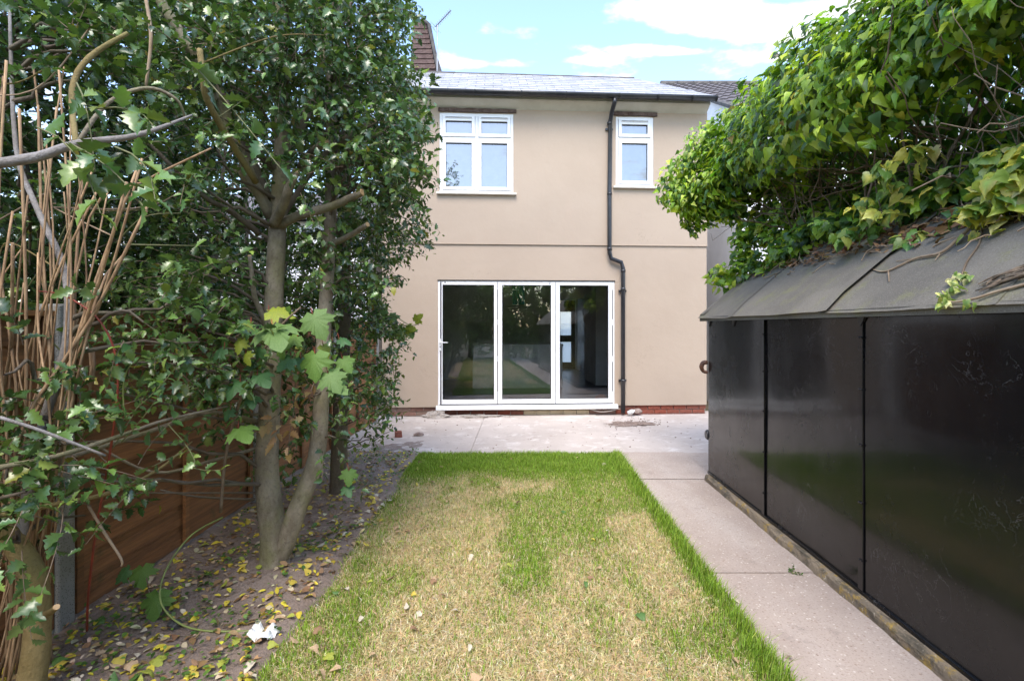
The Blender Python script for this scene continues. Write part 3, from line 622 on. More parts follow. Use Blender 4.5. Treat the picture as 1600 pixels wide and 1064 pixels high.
def lintel(a, b, z):
    mb = MB(); n = 10; vv_ = []
    for i in range(n + 1):
        u = a + (b - a) * i / n; q = lambda: rnd.uniform(-.006, .006)
        vv_ += [H(u, -.045 + q(), z + q()), H(u, -.045 + q(), z + .058 + q()), H(u, -.019, z + .062), H(u, -.019, z)]
    fs = [(4 * i + k, 4 * i + 4 + k, 4 * i + 4 + (k + 1) % 4, 4 * i + (k + 1) % 4) for i in range(n) for k in range(4)] + [(0, 1, 2, 3), (4 * n + 3, 4 * n + 2, 4 * n + 1, 4 * n)]
    mb.add(vv_, fs).build('lintel', 'lintel', house)
lintel(wU0 - .02, wU1 + .05, wZ1 + .012); lintel(vU0 - .05, vU1 + .06, vZ1 + .012)
# ---- soffit, gutter, downpipe
EV = -.24; zE = W(1000, 157, EV)[1]; UE = W(1117, 155, EV)[0]
UEL = UL - .25
sf = MB(); sf.add([H(UEL, -.19, zE - .01), H(UE - .05, -.19, zE - .01), H(UE - .05, .02, zE - .13), H(UEL, .02, zE - .13), H(UEL, -.19, zE + .05), H(UE - .05, -.19, zE + .05), H(UE - .05, .02, zE + .05), H(UEL, .02, zE + .05)],
                  [(0, 3, 2, 1), (4, 5, 6, 7), (0, 1, 5, 4), (1, 2, 6, 5), (2, 3, 7, 6), (3, 0, 4, 7)]).build('soffit', 'soffit', house, bevel=.006)
gr = .064; mb = MB(); n = 10; gv = []; gu = (UEL, UE)
for u in gu:
    for rr_ in (gr, gr - .005):
        for k in range(n + 1):
            th = math.pi + math.pi * k / n; gv.append(H(u, EV - gr + .0 + rr_ * math.cos(th), zE + .055 + rr_ * math.sin(th) * 1.1))
m_ = n + 1; fs = []
for k in range(n):
    fs += [(k, k + 1, 2 * m_ + k + 1, 2 * m_ + k), (m_ + k + 1, m_ + k, 3 * m_ + k, 3 * m_ + k + 1), (k, m_ + k, m_ + k + 1, k + 1), (2 * m_ + k + 1, 3 * m_ + k + 1, 3 * m_ + k, 2 * m_ + k)]
fs += [(0, 2 * m_, 3 * m_, m_), (n, m_ + n, 3 * m_ + n, 2 * m_ + n)]
gt = mb.add(gv, fs).build('gutter', 'pipe', house, True)
def gut_ring(u, wd, name='gutter_bracket'):
    v = []; 
    for du in (-wd, wd):
        for k in range(n + 1):
            th = math.pi + math.pi * k / n; v.append(H(u + du, EV - gr + (gr + .004) * math.cos(th), zE + .055 + (gr + .004) * math.sin(th) * 1.1))
        v.append(H(u + du, EV - gr, zE + .052))
    k_ = n + 2; f = [(i, i + 1, k_ + i + 1, k_ + i) for i in range(n + 1)] + [tuple(range(k_ - 1, -1, -1)), tuple(range(k_, 2 * k_))]
    MB().add(v, f).build(name, 'pipe', gt)
for px_ in (742, 815, 885, 968, 1029, 1083): gut_ring(W(px_, 150, EV - .1)[0], .011)
gut_ring(UE - .004, .007, 'gutter_stop_end')
dp = [W(953, 160)[0], W(951, 300)[0], W(972, 500)[0]]
pr = .036; vb = -.068
pipe = MB().tube([H(dp[0] + .01, EV - gr, zE), H(dp[0] + .01, EV - gr, zE - .07), H(dp[0], vb - .08, zE - .16), H(dp[0] - .01, vb, zE - .30), H(dp[1], vb, W(951, 300)[1]), H(dp[1], vb, W(951, 396)[1]),
                  H(dp[1] + .03, vb, W(953, 405)[1]), H(dp[2] - .03, vb, W(970, 411)[1]), H(dp[2], vb, W(972, 420)[1]), H(dp[2], vb, .03)], pr, 12).build('downpipe', 'pipe', house, True)
for (u, py_) in ((dp[1], 196), (dp[1], 305), (dp[1], 390), (dp[2], 424), (dp[2], 452), (dp[2], 594)):
    z = W(951, py_)[1]; MB().tube([H(u, vb, z - .022), H(u, vb, z + .022)], pr + .007, 12).build('pipe_collar', 'pipe', pipe, True)
for (u, py_) in ((dp[1], 204), (dp[2], 455), (dp[2], 594)):
    z = W(951, py_)[1]; bx('pipe_clip', u - .065, u + .065, vb + .02, -.0215 if py_ < 383 else -.001, z - .018, z + .018, 'pipe', pipe, .003)
# ---- roof of slates
RD = 1.22; zR = W(830, 118.5, RD)[1]; zEv = zE + .075; vE = EV - .05
uRidgeR = W(990, 124, RD)[0]; uRidgeL = UEL
def roofp(u, s, h=0.0):      # s: 0 at the eave, 1 at the ridge; h along the normal
    v = vE + (RD - vE) * s; z = zEv + (zR - zEv) * s; sl = math.atan2(zR - zEv, RD - vE)
    return H(u, v - h * math.sin(sl), z + h * math.cos(sl))
rb = MB(); rb.add([roofp(UEL, 0, -.02), roofp(UE - .02, 0, -.02), roofp(uRidgeR, 1, -.02), roofp(UEL, 1, -.02)], [(0, 1, 2, 3)])
zb = zEv - .02; vB = 2 * RD - vE
rb.add([H(UE - .02, vE, zb), H(UE - .02, vB, zb), roofp(uRidgeR, 1, -.02)], [(0, 1, 2)]); rb.add([H(UEL, vB, zb), H(UE - .02, vB, zb), roofp(uRidgeR, 1, -.02), roofp(UEL, 1, -.02)], [(3, 2, 1, 0)])
rb.add([H(UEL, vE, zb), H(UEL, vB, zb), roofp(UEL, 1, -.02)], [(2, 1, 0)])
roof = rb.build('roof', 'slate', house)
ROWS = 9
for r_ in range(ROWS):
    s0 = r_ / ROWS; s1 = (r_ + 1.25) / ROWS; u = UEL + (0 if r_ % 2 else -.15)
    while True:
        a, b = u + .003, u + .297; hip = lambda s: UE + (uRidgeR - UE) * min(s, 1)
        a = max(a, UEL)
        if a >= hip(s0) - .03: break
        s1c = min(s1, 1.0); b0, b1 = min(b, hip(s0)), min(b, max(hip(s1c), a + .01)); t0_, t1_ = .010 + rnd.uniform(0, .003), .004
        v = [roofp(a, s0, t0_ - .007), roofp(b0, s0, t0_ - .007), roofp(b1, s1c, t1_ - .006), roofp(a, s1c, t1_ - .006), roofp(a, s0, t0_), roofp(b0, s0, t0_), roofp(b1, s1c, t1_), roofp(a, s1c, t1_)]
        if b0 - a > .02: MB().add(v, [(0, 3, 2, 1), (4, 5, 6, 7), (0, 1, 5, 4), (1, 2, 6, 5), (2, 3, 7, 6), (3, 0, 4, 7)]).build('slate', 'slate', roof)
        u += .30
def half_round(p, q, r, name, parent, mat='ridge'):
    MB().tube([p, q], r, 8).build(name, mat, parent, True)
u = UEL
while u < uRidgeR - .05:
    e = min(u + .455, uRidgeR); p = np.array(roofp(u, 1, -.03)); q = np.array(roofp(e + .01, 1, -.03)); half_round(p, q, .055 + rnd.uniform(-.003, .004), 'ridge_tile', roof); u = e
half_round(np.array(roofp(uRidgeR, 1, -.03)), np.array(H(UE - .02, vE + .02, zEv - .03)), .03, 'hip_roll', roof, 'slate')
# dark tile-hung gable of the taller main block rising behind the roof
gm = MB(); gY0, gY1 = 10.9, 13.2
def gpt(px, py): p = P(px, py, gY0); return p
ga = [gpt(684, 124), gpt(683, 110), gpt(668, 40), gpt(660, 32), gpt(646, 32), gpt(640, 124)]
gm.v = [tuple(p) for p in ga] + [(p[0], gY1, p[2]) for p in ga]; k_ = len(ga)
gm.f = [tuple(range(k_ - 1, -1, -1)), tuple(range(k_, 2 * k_))] + [(i, (i + 1) % k_, k_ + (i + 1) % k_, k_ + i) for i in range(k_)]
ga_o = gm.build('rear_gable', 'brown_tile', house)
MB().tube([gpt(684.5, 116) + [.02, -.05, 0], gpt(669.5, 41) + [.02, -.05, 0], gpt(660, 33) + [0, -.05, .02]], .04, 6).build('verge', 'ridge', ga_o)
for i in range(9):
    z = ga[1][2] + (ga[2][2] - ga[1][2]) * (i + .2) / 9; x = ga[1][0] + (ga[2][0] - ga[1][0]) * (i + .2) / 9
    MB().box((ga[5][0] + .04 + .01 * i, gY0 - .03, z), (x - .03, gY0 - .002, z + .085)).build('tile_course', 'brown_tile', ga_o)
MB().box((ga[5][0], gY0 + .05, zR - 1.2), (ga[0][0], gY1, ga[0][2])).build('main_block_wall', 'render', house)
# ---- interior: partition with hall opening, hall, rear door, stair panel
pvv = 4.7; hu0 = W(868, 520, pvv)[0]; hu1 = W(932, 520, pvv)[0]
mb = MB(); wall_holes(mb, UL + .25, UR - .25, FL, CEIL, pvv, pvv + .1, [(hu0, hu1, FL - .1, FL + 2.1)]); mb.build('partition', 'int_wall', house)
MB().box((hu0 - .1, pvv + .1, FL), (hu0, DEP - .25, CEIL), H).build('hall_wall', 'int_wall', house)
hw = MB().box((hu1, pvv + .1, FL), (hu1 + .1, DEP - .25, CEIL), H).build('hall_wall', 'int_white', house)
MB().box((hu1 - .02, pvv + .12, FL), (hu1 - .001, DEP - .27, FL + .14), H).build('skirting', 'int_white', hw)
for (z0, z1) in ((FL + .3, FL + 1.9), (FL + 1.0, FL + 2.25)):
    MB().add([H(hu1 - .03, pvv + .6, z0), H(hu1 - .03, pvv + .68, z0), H(hu1 - .03, pvv + 2.1, z1), H(hu1 - .03, pvv + 2.02, z1), H(hu1 - .001, pvv + .6, z0), H(hu1 - .001, pvv + .68, z0), H(hu1 - .001, pvv + 2.1, z1), H(hu1 - .001, pvv + 2.02, z1)],
             [(0, 1, 2, 3), (7, 6, 5, 4), (0, 4, 5, 1), (3, 2, 6, 7), (0, 3, 7, 4), (1, 5, 6, 2)]).build('stair_string', 'int_white', hw)
vD = DEP - .2
rd = MB(); q = [W(874.5, 520, vD)[0], W(892.5, 520, vD)[0]]
fz = [W(885, y, vD)[1] for y in (566, 534, 524, 487)]
wall_holes(rd, bd0, bd1, FL, bzt, vD, vD + .05, [(q[0], q[1], fz[0], fz[1]), (q[0], q[1], fz[2], fz[3])]); rdo = rd.build('rear_door', 'int_wood', house)
for i in (0, 2): MB().box((q[0] + .001, vD + .02, fz[i] + .001), (q[1] - .001, vD + .028, fz[i + 1] - .001), H).build('pane', 'frosted', rdo)
pu0, pu1 = W(931, 540, 3.2)[0], W(949, 540, 3.2)[0]
MB().box((pu0, 3.2, FL), (pu1, pvv, CEIL), H).build('chimney_breast', 'int_wall', house)
# kitchen island, lamp, orange bag
iv = 2.75; i0, i1 = W(738.5, 560, iv)[0], W(879, 560, iv)[0]; iz = W(800, 538, iv)[1]
isl = thing('kitchen_island', 'white kitchen island seen through the glass doors', 'kitchen island', H((i0 + i1) / 2, iv + .4, FL))
MB().box((i0, iv, FL), (i1, iv + .8, iz - .04), H).build('carcass', 'island', isl, bevel=.004); MB().box((i0 - .01, iv - .025, iz - .039), (i1 + .02, iv + .85, iz), H).build('worktop', 'int_white', isl, bevel=.004)
lv = 3.1; lu = W(810, 460, lv)[0]; lz0, lz1 = W(810, 476, lv)[1], W(810, 446, lv)[1]
lamp = thing('pendant_lamp', 'teal cylinder pendant lamp hanging above the white island', 'lamp', H(lu, lv, lz0))
def ring(prof, mat, name, par, nseg=24):
    mb = MB()
    for (r_, z) in prof: mb.v += [H(lu + r_ * math.cos(2 * math.pi * k / nseg), lv + r_ * math.sin(2 * math.pi * k / nseg), z) for k in range(nseg)]
    mb.f = [(i * nseg + k, i * nseg + (k + 1) % nseg, (i + 1) * nseg + (k + 1) % nseg, (i + 1) * nseg + k) for i in range(len(prof) - 1) for k in range(nseg)]
    return mb.build(name, mat, par, True)
ring([(.145, lz0), (.145, lz1), (.14, lz1), (.14, lz0), (.145, lz0)], 'teal', 'lamp_shade', lamp)
ring([(.145, lz0 - .03), (.30, lz0 - .06), (.31, lz0 - .075), (.14, lz0 - .045)], 'int_white', 'lamp_rim', lamp)
MB().tube([H(lu, lv, lz1), H(lu, lv, CEIL)], .006, 6).build('cord', 'gasket', lamp); MB().tube([H(lu, lv, lz0 - .04), H(lu, lv, lz1 - .02), H(lu, lv, lz1 + .002)], [.02, .02, .13], 10).build('lamp_holder', 'int_white', lamp)
ou, _z = W(941, 620, .45); og = MB(); oc = H(ou, .55, FL)
for i in range(7):
    for k in range(12):
        ph = math.pi / 2 * i / 6; th = 2 * math.pi * k / 12; rj = .13 + .02 * rnd.random(); og.v.append((oc[0] + rj * math.cos(ph) * math.cos(th), oc[1] + rj * math.cos(ph) * math.sin(th), oc[2] + .15 * math.sin(ph)))
og.f = [(i * 12 + k, i * 12 + (k + 1) % 12, (i + 1) * 12 + (k + 1) % 12, (i + 1) * 12 + k) for i in range(6) for k in range(12)]
tag(og.build('crumpled_bag', 'orange', None, True), 'orange bag lying on the floor inside the right door pane', 'bag')
# TV aerial
ab_ = P(683, 116, 10.2); at_ = P(683.5, 40, 10.2)
aer = thing('television_aerial', 'thin grey television aerial on a mast above the slate roof', 'aerial', ab_)
MB().tube([ab_, at_], .012, 6).build('mast', 'metal', aer)
b0, b1 = P(681, 42, 10.25), P(704.5, 17, 9.9); MB().tube([b0, b1], .013, 6).build('boom', 'metal', aer)
for k in range(9):
    c_ = b0 + (b1 - b0) * (k + .5) / 9; MB().tube([c_ + [.0, -.09, 0], c_ + [0, .09, 0]], .004, 4).build('element', 'metal', aer)
for dx, dz in ((-.06, .05), (-.06, -.02), (.05, -.09), (-.01, -.09)):
    c_ = b0 + np.array([dx, 0, dz]); MB().tube([c_ + [-.03, -.1, -.01], c_ + [.03, .1, .01]], .004, 4).build('reflector_rod', 'metal', aer); MB().tube([b0, c_], .004, 4).build('reflector_arm', 'metal', aer)
MB().tube([P(683, 117, 10.15), P(680, 122, 9.95), P(668, 128, 9.7)], .006, 5).build('aerial_cable', 'cable', aer)

# ================================================================== neighbours
NX, NYR, NYE = 3.95, 14.2, 8.9
slope = 2.62 / 4.72
zRn = CAMZ + 383 / 800 * NYR - .1; zEn = zRn - slope * (NYR - NYE)
nb_ = thing('neighbour_house', 'white rendered neighbouring house with a dark tiled roof beside the sand house', 'house', (NX + 3, 12, 0))
mb = MB(); poly = [(NX, NYE + .3, -.1), (NX, 2 * NYR - NYE, -.1), (NX, 2 * NYR - NYE, zEn), (NX, NYR, zRn - .03), (NX, NYE + .3, zEn + .3 * slope - .03)]
mb.v = poly + [(NX + 6, y, z) for _, y, z in poly]; mb.f = [(4, 3, 2, 1, 0), (5, 6, 7, 8, 9)] + [(i, (i + 1) % 5, 5 + (i + 1) % 5, 5 + i) for i in range(5)]
mb.build('wall', 'white_render', nb_)
rr = bpy.data.objects.new('roof', None); link(rr, nb_)
nrow, ncol = 17, 22
tile = MB(); tw, tl = .3, .42
prof = [(0, 0), (.05, .028), (.12, .03), (.17, .004), (.3, 0)]
for yy in (0, tl):
    for (x, z) in prof: tile.v.append((x, yy, z + (.028 if yy == 0 else 0)))
tile.f = [(i, i + 1, 6 + i, 5 + i) for i in range(4)]; tile.v += [(x, 0, z - .0) for x, z in prof]; tile.f += [(10 + i, 11 + i, 1 + i, i) for i in range(4)]
tm = tile.mesh('roof_tile', 'roof_tile'); ang = math.atan(slope)
MB().add([(NX - .06, NYE, zEn - .02), (NX + 6, NYE, zEn - .02), (NX + 6, NYR, zRn - .02), (NX - .06, NYR, zRn - .02)], [(0, 1, 2, 3)]).add([(NX - .06, 2 * NYR - NYE, zEn), (NX + 6, 2 * NYR - NYE, zEn), (NX + 6, NYR, zRn - .02), (NX - .06, NYR, zRn - .02)], [(3, 2, 1, 0)]).build('roof_deck', 'roof_tile', rr)
SL = math.hypot(NYR - NYE, zRn - zEn)
for r_ in range(int(SL / .36) + 1):
    for c_ in range(12):
        d = r_ * .36; x = NX - .06 + c_ * .3
        if d + .3 > SL: continue
        m4 = Matrix.Translation((x, NYE + d * math.cos(ang), zEn + d * math.sin(ang))) @ Matrix.Rotation(ang, 4, 'X')
        place(tm, 'tile', m4, rr)
for k in range(12):
    MB().tube([(NX - .1 + k * .45, NYR, zRn + .0), (NX + .36 + k * .45, NYR, zRn + .0)], .10, 8).build('ridge_tile', 'ridge', rr, True)
MB().tube([(NX - .07, NYE, zEn), (NX - .07, NYR, zRn)], .05, 6).build('verge', 'ridge', rr)
ln = thing('neighbour_house', 'pale rendered neighbouring wall glimpsed between the holly and the sand house', 'house', (-5.4, 11, 0))
MB().box((-8, 9.3, -.1), (-2.78, 15, 3.4)).build('wall', 'white_render', ln); MB().add([(-8.2, 9.1, 3.4), (-2.6, 9.1, 3.4), (-2.6, 12, 4.6), (-8.2, 12, 4.6), (-2.6, 15, 3.4), (-8.2, 15, 3.4)], [(0, 1, 2, 3), (3, 2, 4, 5)]).build('roof', 'roof_tile', ln)

# ================================================================== fence
FX = -2.30
posts = [-4.79, -2.96, -1.13, .70, 2.53, 4.36, 6.19, 8.02]
FH = 1.58
fence = thing('fence', 'orange brown lapped timber fence with concrete posts behind the hollies', 'fence', (FX, 2.5, 0))
for i, y in enumerate(posts):
    o = MB().box((FX - .06, y - .05, -.2), (FX + .055, y + .05, FH + .03)).build('post', 'post', fence, bevel=.012)
bd = MB(); bd.box((-.009, 0, 0), (.009, 1.72, .16)); bme = []
for s in range(5):
    q = MB(); nseg = 10
    for k in range(nseg + 1):
        y = 1.72 * k / nseg; lo = .012 * (vnoise(y * 2.5, s * 7.7) - .5) * 2
        q.v += [(.012, y, lo), (.004, y, .165), (-.008, y, .165), (-.008, y, lo)]
    q.f = [(4 * i + k, 4 * i + 4 + k, 4 * i + 4 + (k + 1) % 4, 4 * i + (k + 1) % 4) for i in range(nseg) for k in range(4)] + [(0, 1, 2, 3), (4 * nseg + 3, 4 * nseg + 2, 4 * nseg + 1, 4 * nseg)]
    bme.append(q.mesh('board', 'fence'))
for i in range(len(posts) - 1):
    y0 = posts[i] + .055; pn = bpy.data.objects.new('panel', None); link(pn, fence)
    for k in range(11):
        z = .03 + k * .138; m4 = Matrix.Translation((FX + .004 + rnd.uniform(-.002, .003), y0, z)) @ Matrix.Rotation(R(-2.5), 4, 'Y')
        place(bme[rnd.randrange(5)], 'board', m4, pn)
    for yy in (.02, .86, 1.68): MB().box((FX + .019, y0 + yy, .04), (FX + .04, y0 + yy + .04, FH - .04)).build('batten', 'fence', pn)
    MB().box((FX - .03, y0, FH - .03), (FX + .045, y0 + 1.72, FH - .005)).build('cap', 'fence', pn)

# ================================================================== shed
SX, SY1, SY0 = 1.84, 5.04, -1.6; EX, EZ = 1.785, 1.605; RS = .84; SXR = 4.3; RX = (EX + SXR + .05) / 2
def rz(x): return EZ + RS * (x - EX)
shed = thing('shed', 'low black painted garden shed with a mossy felt roof under the ivy', 'shed', ((SX + SXR) / 2, 2, 0))
seams = [SY1, 3.90, 2.78, 1.62, .46, -.7, SY0]
for i in range(len(seams) - 1):
    y1, y0 = seams[i] - (.0 if i == 0 else .003), seams[i + 1] + .003; off = (.0, .004, .0, .004, 0, .004)[i]
    nb2 = grid = MB(); ny, nzz = 10, 10; zt = 1.61
    for a in range(nzz + 1):
        for b in range(ny + 1):
            yy = y0 + (y1 - y0) * b / ny; zz = .075 + (zt - .075) * a / nzz
            grid.v.append((SX + off + .012 * (float(vnoise(yy * 1.1, zz * 1.1)) - .5) + (.0), yy, zz))
    grid.f = [(a * (ny + 1) + b, (a + 1) * (ny + 1) + b, (a + 1) * (ny + 1) + b + 1, a * (ny + 1) + b + 1) for a in range(nzz) for b in range(ny)]
    grid.build('wall_panel', 'black_paint', shed, True)
    if i > 0:
        st_ = MB().box((SX - .009, seams[i] - .032, .075), (SX - .0015, seams[i] + .032 - .02, zt)).build('cover_strip', 'black_paint', shed, bevel=.003)
        for k, z in enumerate((.24, .55, .86, 1.16, 1.44)):
            for dy in ((-.016, .0) if i >= 2 else (-.012,)):
                MB().tube([(SX - .0085, seams[i] + dy - .008, z), (SX - .016, seams[i] + dy - .008, z)], [.0075, .005], 8).build('rivet', 'black_paint', st_, True)
MB().box((SX - .012, SY0, .055), (SX + .02, SY1, .078)).build('bottom_strip', 'black_paint', shed, bevel=.004)
MB().add([(SX + .01, SY1, .05), (SXR, SY1, .05), (SXR, SY1, rz(RX) - (SXR - RX) * RS), (RX, SY1, rz(RX) - .04), (SX + .01, SY1, rz(SX) - .04)], [(4, 3, 2, 1, 0)]).add([(SX + .01, SY0, .05), (SXR, SY0, .05), (SXR, SY0, rz(RX) - (SXR - RX) * RS), (RX, SY0, rz(RX) - .04), (SX + .01, SY0, rz(SX) - .04)], [(0, 1, 2, 3, 4)]).add([(SXR, SY0, 0), (SXR, SY1, 0), (SXR, SY1, 1.56), (SXR, SY0, 1.56)], [(0, 1, 2, 3)]).build('end_wall', 'black_paint', shed)
MB().box((EX + .02, SY0 - .05, EZ - .045), (SX + .02, SY1 + .05, EZ - .02)).build('fascia', 'black_paint', shed, bevel=.003)
fy = [SY1 + .08, 4.98, 4.42, 4.36, 3.02, 1.95, .9, -.2, SY0 - .08]
fy = [SY1 + .08, 4.40, 3.05, 2.0, .95, -.1, SY0 - .08]
for i in range(len(fy) - 1):
    y1, y0 = fy[i], fy[i + 1] - .09; mb = MB(); nx, ny = 12, 12; lift = .008 * (i % 2) + .004
    for a in range(ny + 1):
        for b in range(nx + 1):
            x = EX - .012 + (RX - EX + .012) * b / nx; y = y0 + (y1 - y0) * a / ny
            wv = .022 * (float(vnoise(x * 2.2, y * 2.2)) - .5) + (.012 * math.exp(-((y - y0) / .05) ** 2))
            ey = (.018 * (float(vnoise(3.1, y * 6)) - .5) if b == 0 else 0)
            mb.v.append((x + ey - (wv + lift) * .64, y, rz(x) + (wv + lift) * .77 - (.022 if b == 0 else 0)))
    mb.f = [(a * (nx + 1) + b, a * (nx + 1) + b + 1, (a + 1) * (nx + 1) + b + 1, (a + 1) * (nx + 1) + b) for a in range(ny) for b in range(nx)]
    mb.build('felt_sheet', 'felt', shed, True)
MB().box((EX - .004, SY0 - .08, EZ - .055), (EX + .006, SY1 + .08, EZ - .012)).build('eaves_drip', 'felt', shed)
MB().add([(EX, SY1 + .085, EZ - .05), (RX, SY1 + .085, rz(RX) - .05), (RX, SY1 + .085, rz(RX) + .012), (EX, SY1 + .085, EZ + .012)], [(3, 2, 1, 0)]).add([(EX, SY1 + .085, EZ + .012), (RX, SY1 + .085, rz(RX) + .012), (RX, SY1 - .02, rz(RX) + .014), (EX, SY1 - .02, EZ + .014)], [(3, 2, 1, 0)]).build('verge', 'felt', shed)
MB().add([(RX, SY0 - .08, rz(RX)), (RX, SY1 + .08, rz(RX)), (SXR + .05, SY1 + .08, EZ), (SXR + .05, SY0 - .08, EZ)], [(0, 1, 2, 3)]).build('rear_roof_slope', 'felt', shed)
for (yy, zz) in ((4.99, 1.575), (4.42, 1.575), (2.76, 1.575)): MB().add([(SX - .012, yy - .045, zz), (SX - .012, yy + .045, zz), (SX - .012, yy + .006, zz - .075), (SX + .002, yy - .045, zz), (SX + .002, yy + .045, zz), (SX + .002, yy + .006, zz - .075)], [(0, 1, 2), (5, 4, 3), (0, 3, 4, 1), (1, 4, 5, 2), (2, 5, 3, 0)]).build('felt_tab', 'pipe', shed)
hp = P(1104, 566, SY1 + .05); hnd = MB().tube([P(1106, 566, 5.10), P(1099, 567, 5.12), P(1096, 573, 5.12), P(1099, 580, 5.12), P(1106, 582, 5.10)], [.02, .024, .022, .018, .016], 8, smooth=3).build('door_handle', 'rust', shed, True)
kb = MB().tube([P(1108, 679, 5.08), P(1104.5, 679, 5.09), P(1102.5, 679, 5.09)], [.05, .052, .035], 12).build('door_hinge', 'pipe', shed, True)
# edging timber along the shed foot
mb = MB(); ys = np.arange(SY0, SY1 + .02, .06)
for i, y in enumerate(ys):
    j = lambda k: .024 * (float(vnoise(y * 4.5, k * 9.1)) - .5) * 2 + .010 * (float(vnoise(y * 14, k * 5.3)) - .5) * 2
    mb.v += [(SX - .060 + j(1) * .6, y, -.02), (SX - .056 + j(2) * .7, y, .040 + j(3) * .4), (SX - .040 + j(4) * .5, y, .056 + j(5) * .3), (SX + .04, y, .058), (SX + .04, y, -.02)]
mb.f = [(5 * i + k, 5 * i + (k + 1) % 5, 5 * i + 5 + (k + 1) % 5, 5 * i + 5 + k) for i in range(len(ys) - 1) for k in range(5)] + [(4, 3, 2, 1, 0), tuple(5 * (len(ys) - 1) + k for k in range(5))]
tag(mb.build('edging_timber', 'edging', None, False), 'rotting lichen stained timber edging along the foot of the black shed', 'edging')

# ================================================================== lawn grass
def gmap(x, y):
    far = np.clip((y - 4.85 + .5 * (vnoise(x * 2, y * 2) - .5)) / .7, 0, 1)
    right = np.clip((x - (LX1 - .11 - .16 * (vnoise(y * 2.2, 9.3) - .3))) / .10, 0, 1)
    left = np.clip(1 - (x - LX0) / .5, 0, 1) * np.clip((2.9 - y) / .8, 0, 1) * .6 + np.clip(1 - (x - LX0) / .2, 0, 1) * .2
    pat = np.clip((vnoise(x * 2.3 + 31, y * 1.6 + 7) - .53) * 3.0, 0, .40) + .22 * np.clip((vnoise(x * 6, y * .9 + 40) - .55) * 5, 0, 1)
    return np.clip(np.maximum.reduce([far, right, left, pat]) + .08, 0, .97), far, right
def blades(name, N, ya, yb, wscale, label):
    y = ya + (yb - ya) * rng.random(N) ** 1.0; x = LX0 - .03 + (LX1 - LX0 + .05) * rng.random(N)
    keep = x > lawn_left(y) - .04 * rng.random(N); x, y = x[keep], y[keep]; N = len(x)
    gm_, far, right = gmap(x, y); green = rng.random(N) < gm_
    h = np.where(green, .022 + .026 * rng.random(N) + (.012 + .055 * np.clip(vnoise(x * 5, y * 5) - .25, 0, 1)) * far * rng.random(N) + .05 * right * rng.random(N), .010 + .020 * rng.random(N))
    lean = np.where(green, .25 + .5 * rng.random(N), 1.0 + 2.2 * rng.random(N))
    th = rng.random(N) * 6.283; d = np.stack([np.cos(th), np.sin(th), np.zeros(N)], 1); d[:, 0] += np.where(right > .5, .35, 0)
    side = np.stack([-np.sin(th), np.cos(th), np.zeros(N)], 1); wd = (.0013 + .0012 * rng.random(N)) * wscale
    base = np.stack([x, y, hl(x, y) + .002], 1); mid = base + d * (h * lean * .35)[:, None]; mid[:, 2] += h * .62; tip = base + d * (h * lean)[:, None]; tip[:, 2] += h * np.where(green, .95, .65)
    V = np.stack([base - side * wd[:, None], base + side * wd[:, None], mid - side * wd[:, None] * .8, mid + side * wd[:, None] * .8, tip], 1).reshape(-1, 3)
    T = (np.array([(0, 1, 3), (0, 3, 2), (2, 3, 4)])[None] + (np.arange(N) * 5)[:, None, None]).reshape(-1, 3)
    cg = pick(N, [(.18, .29, .025), (.25, .38, .035), (.13, .23, .022), (.32, .38, .08)], [4, 4, 2, 1.2], .2); cs = pick(N, [(.70, .56, .34), (.60, .45, .25), (.78, .69, .50), (.48, .34, .19), (.46, .44, .18)], [4, 3, 2, 1.5, 1.6], .2)
    C = np.repeat(np.where(green[:, None], cg, cs), 5, 0)
    o = link(bpy.data.objects.new(name, np_mesh(name, V, T, 'grass', C))); tag(o, label, 'grass', kind='stuff')
blades('lawn_grass', 215000, 1.75, LY1 + .02, 1.0, 'patchy green and straw coloured lawn grass between soil bed and path')
blades('lawn_grass', 60000, -7, 1.75, 2.2, 'lawn grass continuing on the near side of the viewpoint')

